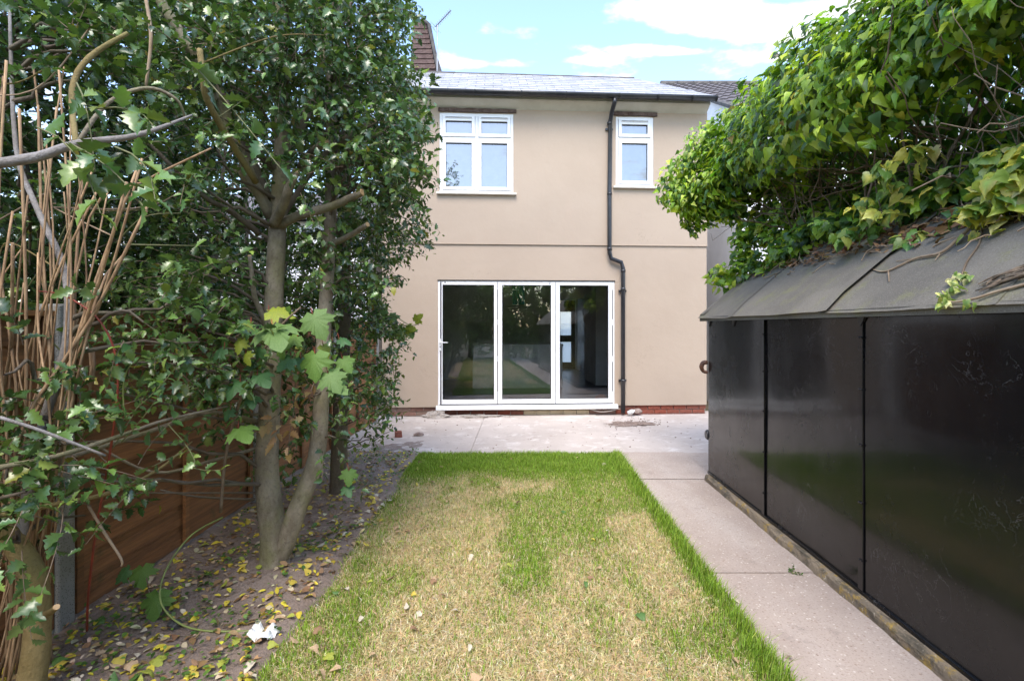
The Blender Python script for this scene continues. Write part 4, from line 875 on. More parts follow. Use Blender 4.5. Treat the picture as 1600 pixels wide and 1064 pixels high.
# ================================================================== trees
HPAL = [(.038, .080, .028), (.058, .115, .034), (.085, .155, .042), (.125, .205, .05), (.18, .26, .055), (.32, .29, .055)]
def limb(parent, pts, rads, mat='bark', name='limb', cut=False, n=8, smooth=4, jit=.05):
    o = MB().tube(pts, rads, n, True, jit, smooth).build(name, mat, parent, True)
    if cut:
        a, b = np.array(pts[-2], float), np.array(pts[-1], float); d = (b - a) / np.linalg.norm(b - a)
        MB().tube([b + d * .0005, b + d * .004], [rads[-1] * 1.0, rads[-1] * .96], 10).build('cut_end', 'cut', o)
    return o
def crown(parent, centers, rad, ntw, m, L, size, tmpl, mat, trunk_pts, wts, name='crown', up=.15, droop=.25, tw_r=.0022, branch_r=.012, bark_='bark_dark', pal=HPAL, twig='twig', outw=.6, axis=None, sil=None):
    centers = np.array(centers); K = len(centers); tp = np.array(trunk_pts)
    # boughs from the stem to each clump
    paths = []; rads = []
    for c in centers:
        dist = np.linalg.norm((tp - c) * [1, 1, 1.0] + [0, 0, .35 * np.linalg.norm((tp - c)[:, :2], axis=1).min()], axis=1); p = tp[dist.argmin()]
        u = np.linspace(0, 1, 7)[:, None]; md = (p + c) / 2 + rng.normal(size=3) * .12 * np.linalg.norm(c - p) + [0, 0, .08]
        q = (1 - u) ** 2 * p + 2 * u * (1 - u) * md + u * u * c; q[1:-1] += rng.normal(size=(5, 3)) * .012
        paths.append(q); rads.append(np.linspace(branch_r, branch_r * .35, 7))
    twig_tubes('boughs', np.array(paths), np.array(rads), bark_, parent, 5)['kind'] = 'stuff'
    ci = np.repeat(np.arange(K), ntw); N = len(ci); rr_ = rng.random(N) ** .45
    off = rdir(N) * (rr_[:, None] * np.array(rad)); p0 = centers[ci] + off
    ax = tp[np.abs(tp[:, 2][None] - p0[:, 2][:, None]).argmin(1)] if axis is None else np.array(axis)[None]
    out = p0 - ax; out[:, 2] *= .3; d0 = nrmz(nrmz(off) * .5 + nrmz(out) * outw + rdir(N) * .55 + np.array([0, 0, up]))
    LL = L * (.6 + .8 * rng.random(N))
    if sil is not None:      # clipped back on the house side
        tip = p0 + d0 * LL[:, None]; ok = np.ones(N, bool)
        for q_ in (p0, tip):
            px_ = CX + q_[:, 0] / q_[:, 1] * F; py_ = CY - (q_[:, 2] - CAMZ) / q_[:, 1] * F
            ok &= px_ < np.interp(py_, sil[0], sil[1]) + rng.normal(size=N) * 7
        p0, d0, LL = p0[ok], d0[ok], LL[ok]; N = len(p0)
    pth, pos, D, Nn = sprays(p0, d0, LL, m, droop)
    twig_tubes('twigs', pth, np.broadcast_to(np.linspace(tw_r, tw_r * .45, 5), (N, 5)), twig, parent)['kind'] = 'stuff'
    n = len(pos); sz = size * (.65 + .6 * rng.random(n)); cols = pick(n, pal, wts, .2)
    leaf_cloud(name, tmpl, pos, D, Nn, sz, cols, mat, parent, .85 + .3 * rng.random(n))
    return N, n
def sm(pts, k=6):
    m = MB(); m.tube(pts, .01, 3, smooth=k); v = np.array(m.v).reshape(-1, 3, 3).mean(1); return v
# --- forked holly
SIL = ([-300, 0, 60, 110, 170, 250, 320, 380, 410, 440, 475, 500, 560, 620, 680, 720, 900], [650, 655, 660, 668, 684, 680, 674, 678, 650, 612, 592, 632, 636, 622, 606, 575, 560])
TA = [P(430, 912, 3.08), P(427, 840, 3.08), P(417, 740, 3.08), P(421, 640, 3.10), P(426, 520, 3.12), P(432, 380, 3.15), P(440, 250, 3.2), P(441, 120, 3.25), P(436, -60, 3.3), P(430, -260, 3.35)]
TB = [P(430, 888, 3.08), P(450, 838, 3.06), P(468, 785, 3.06), P(494, 715, 3.10), P(503, 610, 3.16), P(507, 500, 3.22), P(514, 390, 3.28), P(519, 250, 3.33), P(517, 130, 3.4), P(530, -60, 3.45), P(540, -220, 3.5)]
hol = thing('holly_tree', 'forked holly with thick pale olive trunk and sawn off limb stubs', 'tree', TA[0])
limb(hol, [TA[0] - [0, 0, .12], TA[0]] + TA[1:], [.13, .096, .074, .066, .061, .056, .052, .046, .038, .028, .016], name='trunk', n=14, jit=.03)
limb(hol, TB, [.05, .056, .054, .051, .046, .042, .039, .036, .031, .024, .014], name='trunk', n=12, jit=.03)
for pts, r0, r1 in (([P(436, 352, 3.13), P(470, 336, 3.05), P(520, 322, 2.98), P(566, 301, 2.9)], .030, .020), ([P(428, 350, 3.1), P(443, 320, 2.98), P(452, 292, 2.9), P(463, 268, 2.86)], .030, .021),
                    ([P(470, 262, 3.3), P(486, 240, 3.1), P(508, 222, 2.95)], .028, .022), ([P(505, 385, 3.25), P(540, 372, 3.1), P(574, 351, 2.98)], .020, .014), ([P(425, 330, 3.15), P(400, 300, 3.1), P(368, 262, 3.05)], .03, .02),
                    ([P(424, 520, 3.1), P(400, 470, 3.0), P(395, 440, 2.95), P(390, 400, 2.9)], .018, .011), ([P(515, 235, 3.3), P(560, 205, 3.25), P(585, 188, 3.2)], .026, .016)):
    limb(hol, pts, np.linspace(r0, r1, len(pts)), cut=True)
for pts, r0, r1, mt in (([P(437, 250, 3.2), P(465, 205, 3.25), P(485, 160, 3.35), P(510, 60, 3.5), P(520, -60, 3.6)], .034, .02, 'bark'), ([P(424, 340, 3.15), P(380, 250, 3.0), P(330, 130, 2.85), P(255, 10, 2.7), P(230, -60, 2.65)], .036, .026, 'bark'),
                        ([P(420, 310, 3.15), P(375, 210, 3.2), P(330, 110, 3.3), P(300, 40, 3.4)], .028, .016, 'bark_dark'), ([P(440, 340, 3.2), P(500, 250, 3.2), P(560, 180, 3.2)], .02, .01, 'bark_dark'),
                        ([P(405, 365, 3.1), P(360, 330, 2.9), P(310, 300, 2.7), P(190, 180, 2.4)], .02, .008, 'bark_dark'), ([P(515, 260, 3.35), P(600, 235, 3.4), P(640, 215, 3.5)], .014, .007, 'bark_dark'),
                        ([P(402, 700, 3.08), P(330, 720, 2.95), P(240, 738, 2.8), P(140, 690, 2.6)], .012, .006, 'bark'), ([P(405, 660, 3.08), P(330, 645, 2.9), P(240, 672, 2.6), P(90, 720, 2.2), P(0, 740, 2.05)], .016, .008, 'bark'),
                        ([P(410, 770, 3.08), P(340, 770, 2.9), P(210, 770, 2.7)], .007, .004, 'bark_dark'), ([P(398, 780, 3.1), P(310, 776, 3.0), P(250, 765, 2.9)], .008, .004, 'bark_dark')):
    limb(hol, pts, np.linspace(r0, r1, len(pts)), mt)
tpA = np.concatenate([sm(TA), sm(TB)])
def fill(n, boxes):
    out = []
    for (px0, px1, py0, py1, y0, y1), k in boxes:
        for _ in range(k): out.append(P(rnd.uniform(px0, px1), rnd.uniform(py0, py1), rnd.uniform(y0, y1)))
    return out
cA = fill(0, [((300, 400, -80, 120, 3.0, 4.0), 12), ((450, 600, -120, 130, 3.1, 3.9), 16), ((540, 625, 20, 330, 3.2, 3.8), 12), ((440, 600, 120, 330, 3.5, 4.0), 10), ((180, 400, 100, 420, 3.3, 4.2), 14), ((260, 400, 420, 560, 3.0, 3.8), 9), ((520, 590, 330, 470, 3.3, 3.9), 5), ((440, 560, 430, 700, 3.3, 3.8), 5), ((400, 520, -60, 110, 2.75, 3.0), 7), ((500, 620, 0, 300, 2.85, 3.1), 9), ((280, 420, 0, 230, 2.6, 2.9), 7), ((540, 590, 120, 470, 2.8, 3.05), 3), ((300, 370, 250, 430, 2.6, 2.9), 2)])
print('holly A', crown(hol, cA, (.32, .32, .26), 16, 9, .20, .052, HOLLY, 'holly_leaf', tpA, [3, 4, 4, 2.2, .7, .12], sil=SIL))
cA2 = fill(0, [((120, 400, 430, 620, 2.5, 3.1), 10), ((300, 420, 560, 640, 2.7, 3.0), 3), ((430, 560, 500, 690, 2.95, 3.2), 4), ((20, 200, 560, 760, 2.0, 2.5), 5), ((440, 560, 380, 450, 2.9, 3.1), 2)])
print('holly A2', crown(hol, cA2, (.22, .22, .16), 9, 9, .2, .05, HOLLY, 'holly_leaf', tpA, [2, 4, 4, 3, 1.2, .2], name='lower_sprays'))
# --- slim dark holly behind
TC = [P(529, 792, 4.44), P(530, 700, 4.45), P(534, 600, 4.48), P(538, 480, 4.5), P(540, 300, 4.55), P(545, 100, 4.6), P(550, -150, 4.65)]
hc = thing('holly_tree', 'tall slim holly with dark trunk whose dense crown screens the house corner', 'tree', TC[0])
limb(hc, [TC[0] - [0, 0, .1]] + TC, [.12, .085, .07, .062, .056, .045, .03, .012], 'bark_dark', 'trunk', n=12)
tpC = sm(TC); cC = []
for k in range(74):
    z = rnd.uniform(.95, 5.3); top = max(.25, .86 - .14 * max(0, z - 2.9) ** 1.1 if z < 4.9 else .62)
    if z < 1.5: top = .74
    if 1.5 <= z < 2.1: top = .58
    th = rnd.uniform(0, 6.283); r_ = top * math.sqrt(rnd.uniform(.25, 1)) * .82; ax = tpC[np.abs(tpC[:, 2] - z).argmin()]
    cC.append((ax[0] + r_ * math.cos(th) * .96, ax[1] + r_ * math.sin(th) * 1.1, z))
CPAL = [(.036, .080, .024), (.055, .112, .03), (.09, .16, .036), (.145, .22, .05), (.21, .28, .065), (.32, .25, .06)]
print('holly C', crown(hc, cC, (.25, .25, .25), 24, 10, .17, .045, HOLLY_S, 'holly_leaf', tpC, [2, 4, 5, 3.5, 1.2, .15], pal=CPAL, outw=.8, up=.25, sil=SIL))
cC2 = fill(0, [((560, 628, 455, 700, 4.2, 5.0), 13), ((590, 650, 70, 250, 4.3, 4.9), 7), ((565, 655, 250, 400, 4.2, 4.8), 8)])
crown(hc, cC2, (.2, .2, .16), 14, 9, .22, .042, HOLLY_S, 'holly_leaf', tpC, [1, 3, 5, 4, 2, .2], name='lower_sprays', pal=CPAL, outw=.9, branch_r=.007, sil=SIL)
# --- olive stem at the very left
TF = [P(48, 1080, 1.98), P(58, 985, 2.0), P(54, 905, 2.0), P(28, 856, 1.99), P(0, 824, 1.96), P(-70, 760, 1.9), P(-100, 600, 1.85), P(-115, 300, 1.9)]
TG = [P(30, 856, 2.0), P(38, 800, 2.02), P(50, 740, 2.04), P(68, 660, 2.06), P(90, 590, 2.08), P(106, 515, 2.1), P(100, 420, 2.15), P(60, 330, 2.2), P(25, 230, 2.3), P(15, 20, 2.4)]
hf = thing('olive_barked_tree', 'bent olive barked stem with a smooth grey upright shoot in the left corner', 'tree', TF[0])
limb(hf, [TF[0] - [0, 0, .1]] + TF, [.056, .049, .043, .042, .039, .036, .033, .028, .02], 'bark_moss', 'trunk', n=12)
limb(hf, TG, [.024, .02, .018, .018, .017, .015, .013, .012, .01, .006], 'bark_grey', 'shoot', n=10)
limb(hf, [P(62, 965, 1.99), P(80, 955, 1.95), P(88, 948, 1.93)], [.016, .012, .011], 'bark_moss', 'limb', True)
limb(hf, [P(-20, 258, 1.7), P(60, 245, 1.72), P(120, 225, 1.75), P(200, 215, 1.8), P(250, 200, 1.85), P(300, 180, 1.95)], [.018, .016, .013, .010, .007, .003], 'bark_grey')
limb(hf, [P(120, 235, 1.9), P(113, 140, 2.0), P(140, 90, 2.05), P(200, 52, 2.1)], [.010, .011, .011, .008], 'bark_moss')
tpF = np.concatenate([sm(TF), sm(TG)])
cF = fill(0, [((40, 160, 50, 190, 2.1, 2.6), 3), ((0, 90, 560, 660, 1.7, 1.9), 1), ((100, 220, 20, 140, 1.9, 2.6), 3), ((70, 130, 640, 720, 2.0, 2.2), 2), ((100, 140, 790, 850, 2.15, 2.3), 1), ((170, 340, 440, 560, 2.1, 2.5), 3), ((0, 60, 700, 900, 1.75, 1.9), 3), ((0, 120, 180, 420, 2.5, 2.9), 6)])
crown(hf, cF, (.16, .16, .13), 8, 8, .18, .06, HOLLY, 'holly_leaf', tpF, [2, 4, 3, 2.5, 1, .2], outw=.3)
def spray_thing(name, label, cat, starts, m, size, tmpl, mat, pal, wts, stem='twig_green', r=.003, droop=.2, grp=None, spread=.8):
    o = thing(name, label, cat, starts[0][0], grp); p0 = np.array([a for a, b in starts]); p1 = np.array([b for a, b in starts]); L = np.linalg.norm(p1 - p0, axis=1)
    pth, pos, D, Nn = sprays(p0, p1 - p0, L, m, droop, spread)
    twig_tubes('stem', pth, np.broadcast_to(np.linspace(r, r * .5, 5), (len(p0), 5)), stem, o, 5)
    n = len(pos); leaf_cloud('leaves', tmpl, pos, D, Nn, size * (.7 + .5 * rng.random(n)), pick(n, pal, wts, .15), mat, o)
    return o
spray_thing('holly_branch', 'close holly branch of large glossy spiny leaves catching the light', 'branch',
            [(P(60, 200, 1.55), P(200, 235, 1.45)), (P(110, 225, 1.5), P(250, 285, 1.4)), (P(150, 170, 1.6), P(290, 150, 1.5)), (P(180, 230, 1.5), P(300, 262, 1.45)), (P(120, 130, 1.65), P(160, 185, 1.5)), (P(290, 90, 1.75), P(380, 175, 1.65))], 9, .075, HOLLY, 'holly_leaf', HPAL, [1, 3, 4, 3, 1, .1])
spray_thing('holly_branch', 'thin trailing holly branch with a yellow leaf in front of the fence', 'branch',
            [(P(262, 662, 2.3), P(362, 768, 2.2)), (P(300, 702, 2.3), P(240, 722, 2.25)), (P(300, 730, 2.3), P(340, 745, 2.2))], 6, .05, HOLLY, 'holly_leaf', HPAL, [1, 2, 4, 4, 3, 1], droop=.05)
spray_thing('privet_sprig', 'slender privet sprig of small oval leaves beside the red bramble', 'sprig',
            [(P(185, 662, 2.15), P(300, 572, 2.1)), (P(190, 690, 2.15), P(262, 620, 2.1)), (P(176, 700, 2.15), P(240, 600, 2.2))], 14, .034, OVAL, 'soft_leaf', [(.09, .17, .05), (.13, .22, .06)], [1, 1], droop=0)
spray_thing('dead_holly_branch', 'withered tan holly leaves on a broken branch before the forked trunk', 'branch',
            [(P(440, 660, 2.85), P(420, 690, 2.75)), (P(480, 600, 2.9), P(455, 635, 2.8)), (P(490, 600, 2.9), P(478, 632, 2.8)), (P(430, 650, 2.85), P(405, 668, 2.75)), (P(460, 640, 2.8), P(440, 720, 2.8))], 5, .062, HOLLY, 'dry_leaf', [(.42, .27, .13), (.34, .2, .09), (.5, .36, .2)], [1, 1, 1], 'twig', spread=.5)
# --- dark hedge and trees beyond the fence
for i, (hx, hy, hz, rx_, ry_, nc, lb) in enumerate(((-3.25, 2.6, 1.9, .65, 1.6, 40, 'dense dark hedge rising behind the near fence panels'), (-3.4, 5.6, 1.9, .75, 1.9, 48, 'dense dark hedge behind the fence panels close to the house'), (-3.1, .2, 1.9, .6, 1.3, 10, 'dark hedge behind the fence at the left edge of view'))):
    hg = thing('hedge', lb, 'hedge', (hx, hy, 0), 'evergreen hedge bushes beyond the left fence')
    tp = []
    for k in range(4):
        bx_, by_ = hx + rnd.uniform(-.2, .2), hy + rnd.uniform(-ry_ * .8, ry_ * .8); pts = [(bx_, by_, -.1), (bx_ + rnd.uniform(-.1, .1), by_, 1.4), (bx_ + rnd.uniform(-.3, .3), by_ + rnd.uniform(-.3, .3), 3.2)]
        limb(hg, pts, [.06, .045, .015], 'bark_dark', 'stem'); tp += list(sm(pts))
    cs = [(hx + rnd.uniform(-rx_, rx_), hy + rnd.uniform(-ry_, ry_), rnd.uniform(1.0, 4.3)) for _ in range(nc)] + [(hx + rnd.uniform(-.3, .5), hy + rnd.uniform(-ry_, ry_), rnd.uniform(1.2, 2.7)) for _ in range(nc // 2)] + [(hx - rnd.uniform(.6, 1.3), hy + rnd.uniform(-ry_, ry_), rnd.uniform(1.1, 3.2)) for _ in range(nc // 2)]
    crown(hg, cs, (.38, .45, .38), 22, 9, .24, .075, HOLLY_S, 'holly_leaf', tp, [4, 4, 3, 1, .4, .05], outw=.3)
# --- overhead canopy (upper left) of a taller tree beyond the fence
tt_ = thing('holly_tree', 'tall dark evergreen behind the fence filling the top corner of the picture', 'tree', (-3.6, 3.2, 0))
TT = [(-3.6, 3.2, -.1), (-3.55, 3.2, 1.5), (-3.4, 3.1, 3.2), (-3.3, 3.0, 5.6)]; limb(tt_, TT, [.12, .10, .08, .03], 'bark_dark', 'trunk')
cs = [(rnd.uniform(-4.3, -2.0), rnd.uniform(2.2, 4.6), rnd.uniform(3.0, 5.0)) for _ in range(44)]
crown(tt_, cs, (.42, .42, .32), 20, 9, .24, .07, HOLLY_S, 'holly_leaf', sm(TT), [4, 4, 3, 1.2, .4, .05], outw=.3)
# --- dry canes
cn = thing('dry_cane_clump', 'clump of dry brown cut canes leaning at the left edge', 'canes', P(0, 1050, 2.15))
canes = [(rnd.uniform(-10, 240), rnd.uniform(150, 480), rnd.uniform(-20, 110), rnd.uniform(600, 700)) for _ in range(9)] + [(10, 95, 8, 660), (20, 330, 12, 700), (52, 102, 78, 640), (100, 105, 60, 690), (92, 110, 108, 620), (110, 130, 88, 690), (30, 170, 40, 660), (222, 248, 60, 690), (198, 285, 30, 700), (215, 262, 90, 640), (108, 150, 130, 500),
         (160, 282, 20, 660), (72, 220, 55, 640), (20, 380, -10, 700), (330, 232, 140, 340), (40, 380, 0, 560), (130, 260, 110, 640), (60, 400, 30, 690), (100, 300, 95, 650), (170, 290, 105, 560), (230, 330, 150, 470), (5, 120, 25, 600)]
for i, (x0, y0, x1, y1) in enumerate(canes):
    Yt, Yb = rnd.uniform(1.85, 2.3), rnd.uniform(1.95, 2.25); a, b = P(x0, y0, Yt), P(x1, y1, Yb); d = b - a
    foot = b + d * .4; foot[2] = 0; foot[:2] = [-2.12 + rnd.uniform(-.1, .1), 2.1 + rnd.uniform(-.15, .15)]
    r_ = rnd.uniform(.003, .0068); mid = (a + b) / 2 + np.array([rnd.uniform(-.05, .05), rnd.uniform(-.05, .05), 0]); MB().tube([a, mid, b, (b + foot) / 2, foot], [r_ * .8, r_ * .95, r_, r_, r_], 6, True, .12, 3).build('cane', 'cane', cn, True)
for (x, y0, y1) in ((141, 540, 618), (113, 560, 655), (145, 545, 600)):
    MB().tube([P(x, y0, 2.2), P(x + 2, (y0 + y1) / 2, 2.2), P(x - 1, y1, 2.18)], .007, 6).build('cane', 'cane', cn, True)
# --- bramble stems
br = thing('bramble', 'arching red thorny bramble stem in front of the fence', 'bramble', P(136, 985, 2.35))
bp_ = [P(60, 455, 2.1), P(100, 462, 2.08), P(150, 495, 2.06), P(178, 545, 2.08), P(184, 610, 2.1), P(170, 720, 2.15), P(150, 830, 2.2), P(138, 930, 2.28), P(136, 985, 2.35)]
MB().tube(bp_, [.0025, .0032, .0036, .004, .0043, .0047, .005, .005, .005], 7, smooth=6).build('stem', 'bramble_red', br, True); sp_ = sm(bp_, 9)
th_ = MB()
for k in range(4, len(sp_) - 2, 1): d = rdir(1)[0] * [1, .6, .3]; th_.tube([sp_[k], sp_[k] + d * .014 / np.linalg.norm(d)], [.0025, .0003], 4)
th_.build('thorns', 'bramble_red', br)['kind'] = 'stuff'
def stem_thing(name, label, cat, pts, rads, mat, grp=None): return tag(MB().tube(pts, rads, 6, True, .06, 5).build(name, mat, None, True), label, cat, grp)
stem_thing('bramble_shoot', 'pale green shoot looping down onto the soil below the fence', 'bramble', [P(348, 808, 2.95), P(300, 835, 2.8), P(262, 885, 2.65), P(250, 935, 2.55), P(275, 970, 2.5), P(320, 985, 2.48), P(400, 985, 2.5)], .0048, 'shoot')
stem_thing('bramble_shoot', 'thin green hooked shoot above the privet sprig', 'bramble', [P(194, 645, 2.2), P(193, 600, 2.2), P(205, 570, 2.2), P(236, 560, 2.22)], .003, 'shoot')
stem_thing('bare_branch', 'long grey bare branch crossing low in front of the fence', 'branch', [P(0, 730, 1.75), P(90, 712, 1.9), P(190, 680, 2.1), P(260, 656, 2.3), P(355, 635, 2.6)], [.009, .009, .008, .007, .005], 'bark')
stem_thing('bare_branch', 'mossy bare branch sloping across the concrete fence post', 'branch', [P(0, 805, 1.8), P(100, 785, 2.0), P(170, 770, 2.15), P(245, 735, 2.4), P(300, 690, 2.6)], [.009, .009, .009, .007, .004], 'bark_moss')
stem_thing('bare_branch', 'thin purple brown cut twig pointing at the red bramble', 'branch', [P(0, 652, 1.7), P(70, 675, 1.75), P(165, 712, 1.85)], [.006, .006, .005], 'bark_grey')
stem_thing('bare_branch', 'pale snapped twig hanging by the red bramble', 'branch', [P(138, 790, 2.2), P(165, 835, 2.15), P(189, 872, 2.12), P(190, 884, 2.12)], [.006, .006, .005, .004], 'twig_pale')
stem_thing('bare_branch', 'bare branch arching through the upper holly leaves', 'branch', [P(120, 225, 1.9), P(170, 160, 1.95), P(230, 138, 2.0), P(275, 155, 2.05), P(290, 185, 2.1)], [.008, .008, .007, .006, .004], 'bark')
stem_thing('bare_branch', 'straight pale branch running diagonally under the upper crown', 'branch', [P(228, 0, 2.3), P(236, 60, 2.3), P(228, 135, 2.3)], [.008, .008, .006], 'twig_pale')
stem_thing('bare_branch', 'snapped upright limb stub with pale broken tip below the crown', 'branch', [P(312, 78, 2.4), P(318, 120, 2.4), P(330, 170, 2.5), P(400, 285, 2.9)], [.014, .015, .016, .018], 'bark_moss')
for k in range(16):
    a = P(rnd.uniform(0, 330), rnd.uniform(20, 560), rnd.uniform(2.2, 2.8)); d = np.array([rnd.uniform(-.6, .6), rnd.uniform(-.3, .3), rnd.uniform(-.45, .45)])
    stem_thing('bare_twig', f'thin bare twig {("above the grey limb" if CY - (a[2] - CAMZ) / a[1] * F < 190 else "low among the dry canes" if a[0] / a[1] * F + CX < 170 else "left of the forked holly trunk")} in the tangle', 'twig', [a, a + d * .5 + rng.normal(size=3) * .06, a + d], [.004, .0035, .002], rnd.choice(['twig', 'twig_green', 'bark_moss', 'twig_pale']), 'bare twigs in the left tangle')
# --- sycamore sapling with big leaves
sy = thing('sycamore_sapling', 'sycamore sapling with large lobed leaves before the forked holly', 'sapling', P(345, 790, 2.75))
MB().tube([P(345, 800, 2.78), P(355, 700, 2.72), P(385, 600, 2.65), P(430, 520, 2.6), P(470, 480, 2.6)], [.009, .008, .007, .006, .004], 7, smooth=5).build('stem', 'twig', sy, True)
mm_ = {}
for k, mt in (('a', 'syc'), ('p', 'syc_pale'), ('d', 'syc_dark'), ('y', 'syc_yellow')):
    tv, ttri = MAPLE; q = MB(); q.v = [tuple(p) for p in tv]; q.f = [tuple(x) for x in ttri]; mm_[k] = q.mesh('leaf', mt, True)
def put_leaf(me, pos, d, nrm, s, parent, name='leaf'):
    d = Vector(d).normalized(); z = Vector(nrm); z = (z - d * z.dot(d)).normalized(); y = z.cross(d)
    m4 = Matrix.Translation(Vector(pos)) @ Matrix(((d.x, y.x, z.x, 0), (d.y, y.y, z.y, 0), (d.z, y.z, z.z, 0), (0, 0, 0, 1))) @ Matrix.Scale(s, 4); return place(me, name, m4, parent)
for (px_, py_, yy, sz, dr, nr, k) in ((372, 668, 2.55, .145, (.75, -.5, -.25), (.0, -.4, 1), 'a'), (425, 508, 2.5, .20, (.45, -.6, -.35), (.1, -.6, .8), 'p'), (392, 505, 2.52, .13, (-.6, -.4, -.3), (-.1, -.7, .6), 'a'), (488, 490, 2.6, .165, (.35, -.5, -.7), (.3, -.7, .4), 'p'),
                                      (492, 552, 2.6, .16, (.0, -.4, -.8), (.1, -.9, .35), 'a'), (512, 582, 2.6, .14, (.6, -.3, -.6), (.2, -.8, .5), 'p'), (375, 596, 2.55, .12, (-.3, -.5, -.5), (0, -.7, .7), 'd'), (402, 585, 2.55, .12, (.6, -.5, -.3), (0, -.5, .8), 'd'),
                                      (378, 530, 2.5, .085, (-.3, -.3, -.9), (0, -1, .2), 'y'), (384, 552, 2.5, .075, (.2, -.3, -.9), (0, -1, .2), 'y'), (420, 486, 2.6, .14, (.8, .2, .2), (-.3, -.5, .8), 'y'), (505, 540, 2.65, .08, (.5, 0, -.6), (.4, -.8, .3), 'y'),
                                      (520, 600, 2.62, .11, (.7, -.2, -.5), (0, -.6, .7), 'p'), (535, 560, 2.7, .10, (.6, -.3, -.7), (.3, -.7, .3), 'a'), (455, 560, 2.6, .10, (-.5, -.5, -.5), (0, -.7, .6), 'd'), (350, 545, 2.5, .085, (-.7, -.3, -.3), (0, -.7, .7), 'd'),
                                      (545, 735, 3.0, .10, (.2, -.4, -.8), (.2, -.9, .2), 'a'), (540, 760, 3.0, .08, (.4, -.4, -.6), (.2, -.9, .2), 'd'), (440, 540, 2.62, .09, (.2, -.4, -.8), (-.2, -.8, .4), 'a'), (465, 525, 2.62, .10, (-.3, -.5, -.6), (.1, -.7, .6), 'a'), (410, 545, 2.58, .08, (-.5, -.4, -.6), (-.2, -.8, .4), 'd'), (470, 560, 2.66, .08, (.5, -.4, -.6), (.2, -.7, .4), 'd'), (395, 620, 2.6, .08, (.3, -.5, -.6), (0, -.7, .6), 'd'), (360, 640, 2.62, .07, (-.4, -.4, -.7), (0, -.8, .5), 'd'), (530, 530, 2.7, .08, (.7, -.2, -.3), (.1, -.6, .7), 'd'), (450, 500, 2.66, .09, (.1, -.4, .6), (0, -.8, .4), 'a')):
    p = P(px_, py_, yy); put_leaf(mm_[k], p, np.array(dr) + rng.normal(size=3) * .15, np.array(nr) + rng.normal(size=3) * .2, sz * .88, sy); MB().tube([p + [-.03, .06, .03], p], .0022, 4).build('leaf_stalk', 'bramble_red', sy)
vy = thing('vine_shoot', 'pale climbing shoot of soft leaves against the sand wall beside the holly', 'shoot', P(575, 560, 4.9))
MB().tube([P(570, 560, 4.9), P(590, 520, 4.9), P(605, 490, 4.9), P(640, 508, 4.9), P(655, 505, 4.9)], .004, 5, smooth=4).build('stem', 'shoot', vy, True)
for (px_, py_, sz, dr, k) in ((608, 492, .14, (.4, -.3, -.6), 'p'), (618, 512, .15, (.5, -.3, -.7), 'p'), (632, 515, .12, (.7, -.4, .1), 'y'), (640, 512, .11, (.3, -.4, -.8), 'p'), (648, 502, .1, (.6, -.2, .6), 'y'), (600, 495, .13, (-.3, -.4, .6), 'p'), (590, 520, .12, (-.5, -.3, -.2), 'a')):
    put_leaf(mm_[k], P(px_, py_, 4.9), dr, (.1, -.9, .4), sz, vy)
sl2 = thing('sycamore_seedling', 'two low sycamore leaves on the soil below the fence', 'seedling', P(240, 960, 2.62))
MB().tube([P(245, 965, 2.64), P(232, 920, 2.68), P(228, 895, 2.75)], .003, 5).build('stem', 'twig', sl2)
for (px_, py_, yy, sz, dr, k) in ((222, 885, 2.75, .11, (.3, -.5, -.6), 'a'), (246, 925, 2.62, .13, (.1, -.5, -.6), 'a'), (200, 890, 2.8, .09, (-.6, -.3, -.5), 'd')): put_leaf(mm_[k], P(px_, py_, yy), dr, (0, -.6, .8), sz, sl2)

# ================================================================== ivy over the shed
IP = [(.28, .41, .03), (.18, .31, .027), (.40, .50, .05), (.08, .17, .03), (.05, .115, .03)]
ivy = thing('ivy_mound', 'huge bright green ivy mound overhanging the black shed roof', 'ivy', (2.9, 3.2, rz(2.9)))
prof_ = np.array([(2.38, 2.74), (2.12, 2.78), (1.98, 2.98), (2.03, 3.30), (2.22, 3.62), (2.52, 3.86), (2.9, 3.95), (3.3, 3.85), (3.6, 3.5)])
seg = np.linalg.norm(np.diff(prof_, axis=0), axis=1); cum = np.r_[0, np.cumsum(seg)] / seg.sum()
def ivy_pts(N, smax, inner):
    s = rng.random(N) * smax; y = .5 + 5.7 * rng.random(N)
    x = np.interp(s, cum, prof_[:, 0]); z = np.interp(s, cum, prof_[:, 1]); e = 1e-2
    tx = np.interp(s + e, cum, prof_[:, 0]) - np.interp(s - e, cum, prof_[:, 0]); tz = np.interp(s + e, cum, prof_[:, 1]) - np.interp(s - e, cum, prof_[:, 1])
    nl = np.sqrt(tx ** 2 + tz ** 2) + 1e-9; nx, nz_ = -tz / nl, tx / nl
    nx, nz_ = -np.abs(tz / nl) * np.sign(tz), tx / nl      # outward normal of the arch
    # lumpy outline and closing far end
    lump = (vnoise(x * 2.0 + 3, y * 2.1, z * 2.0, 3) - .5) * .75 + (vnoise(x * 5, y * 5, z * 5, 2) - .5) * .25
    endt = np.clip((y - 4.9) / 1.3, 0, 1); k = np.sqrt(np.clip(1 - endt ** 2.2, 0, 1))
    cxx, czz = 2.45, 3.05; x = cxx + (x - cxx) * (.25 + .75 * k) + .0 * endt; z = czz + (z - czz) * (.2 + .8 * k) - .25 * endt; x = x - .55 * endt * (1 - .4 * endt)
    nrm = np.stack([nx, np.zeros(N) + endt * 1.2 - .05, nz_], 1); nrm = nrmz(nrm)
    p = np.stack([x, y, z], 1) + nrm * (lump + .0)[:, None] - nrm * (inner * rng.random(N) ** 1.6)[:, None]
    return p, nrm, s
N = 21000; p, nn, s = ivy_pts(N, .97, .36)
down = np.array([0, 0, -1.]) - nn * (nn @ np.array([0, 0, -1.]))[:, None]
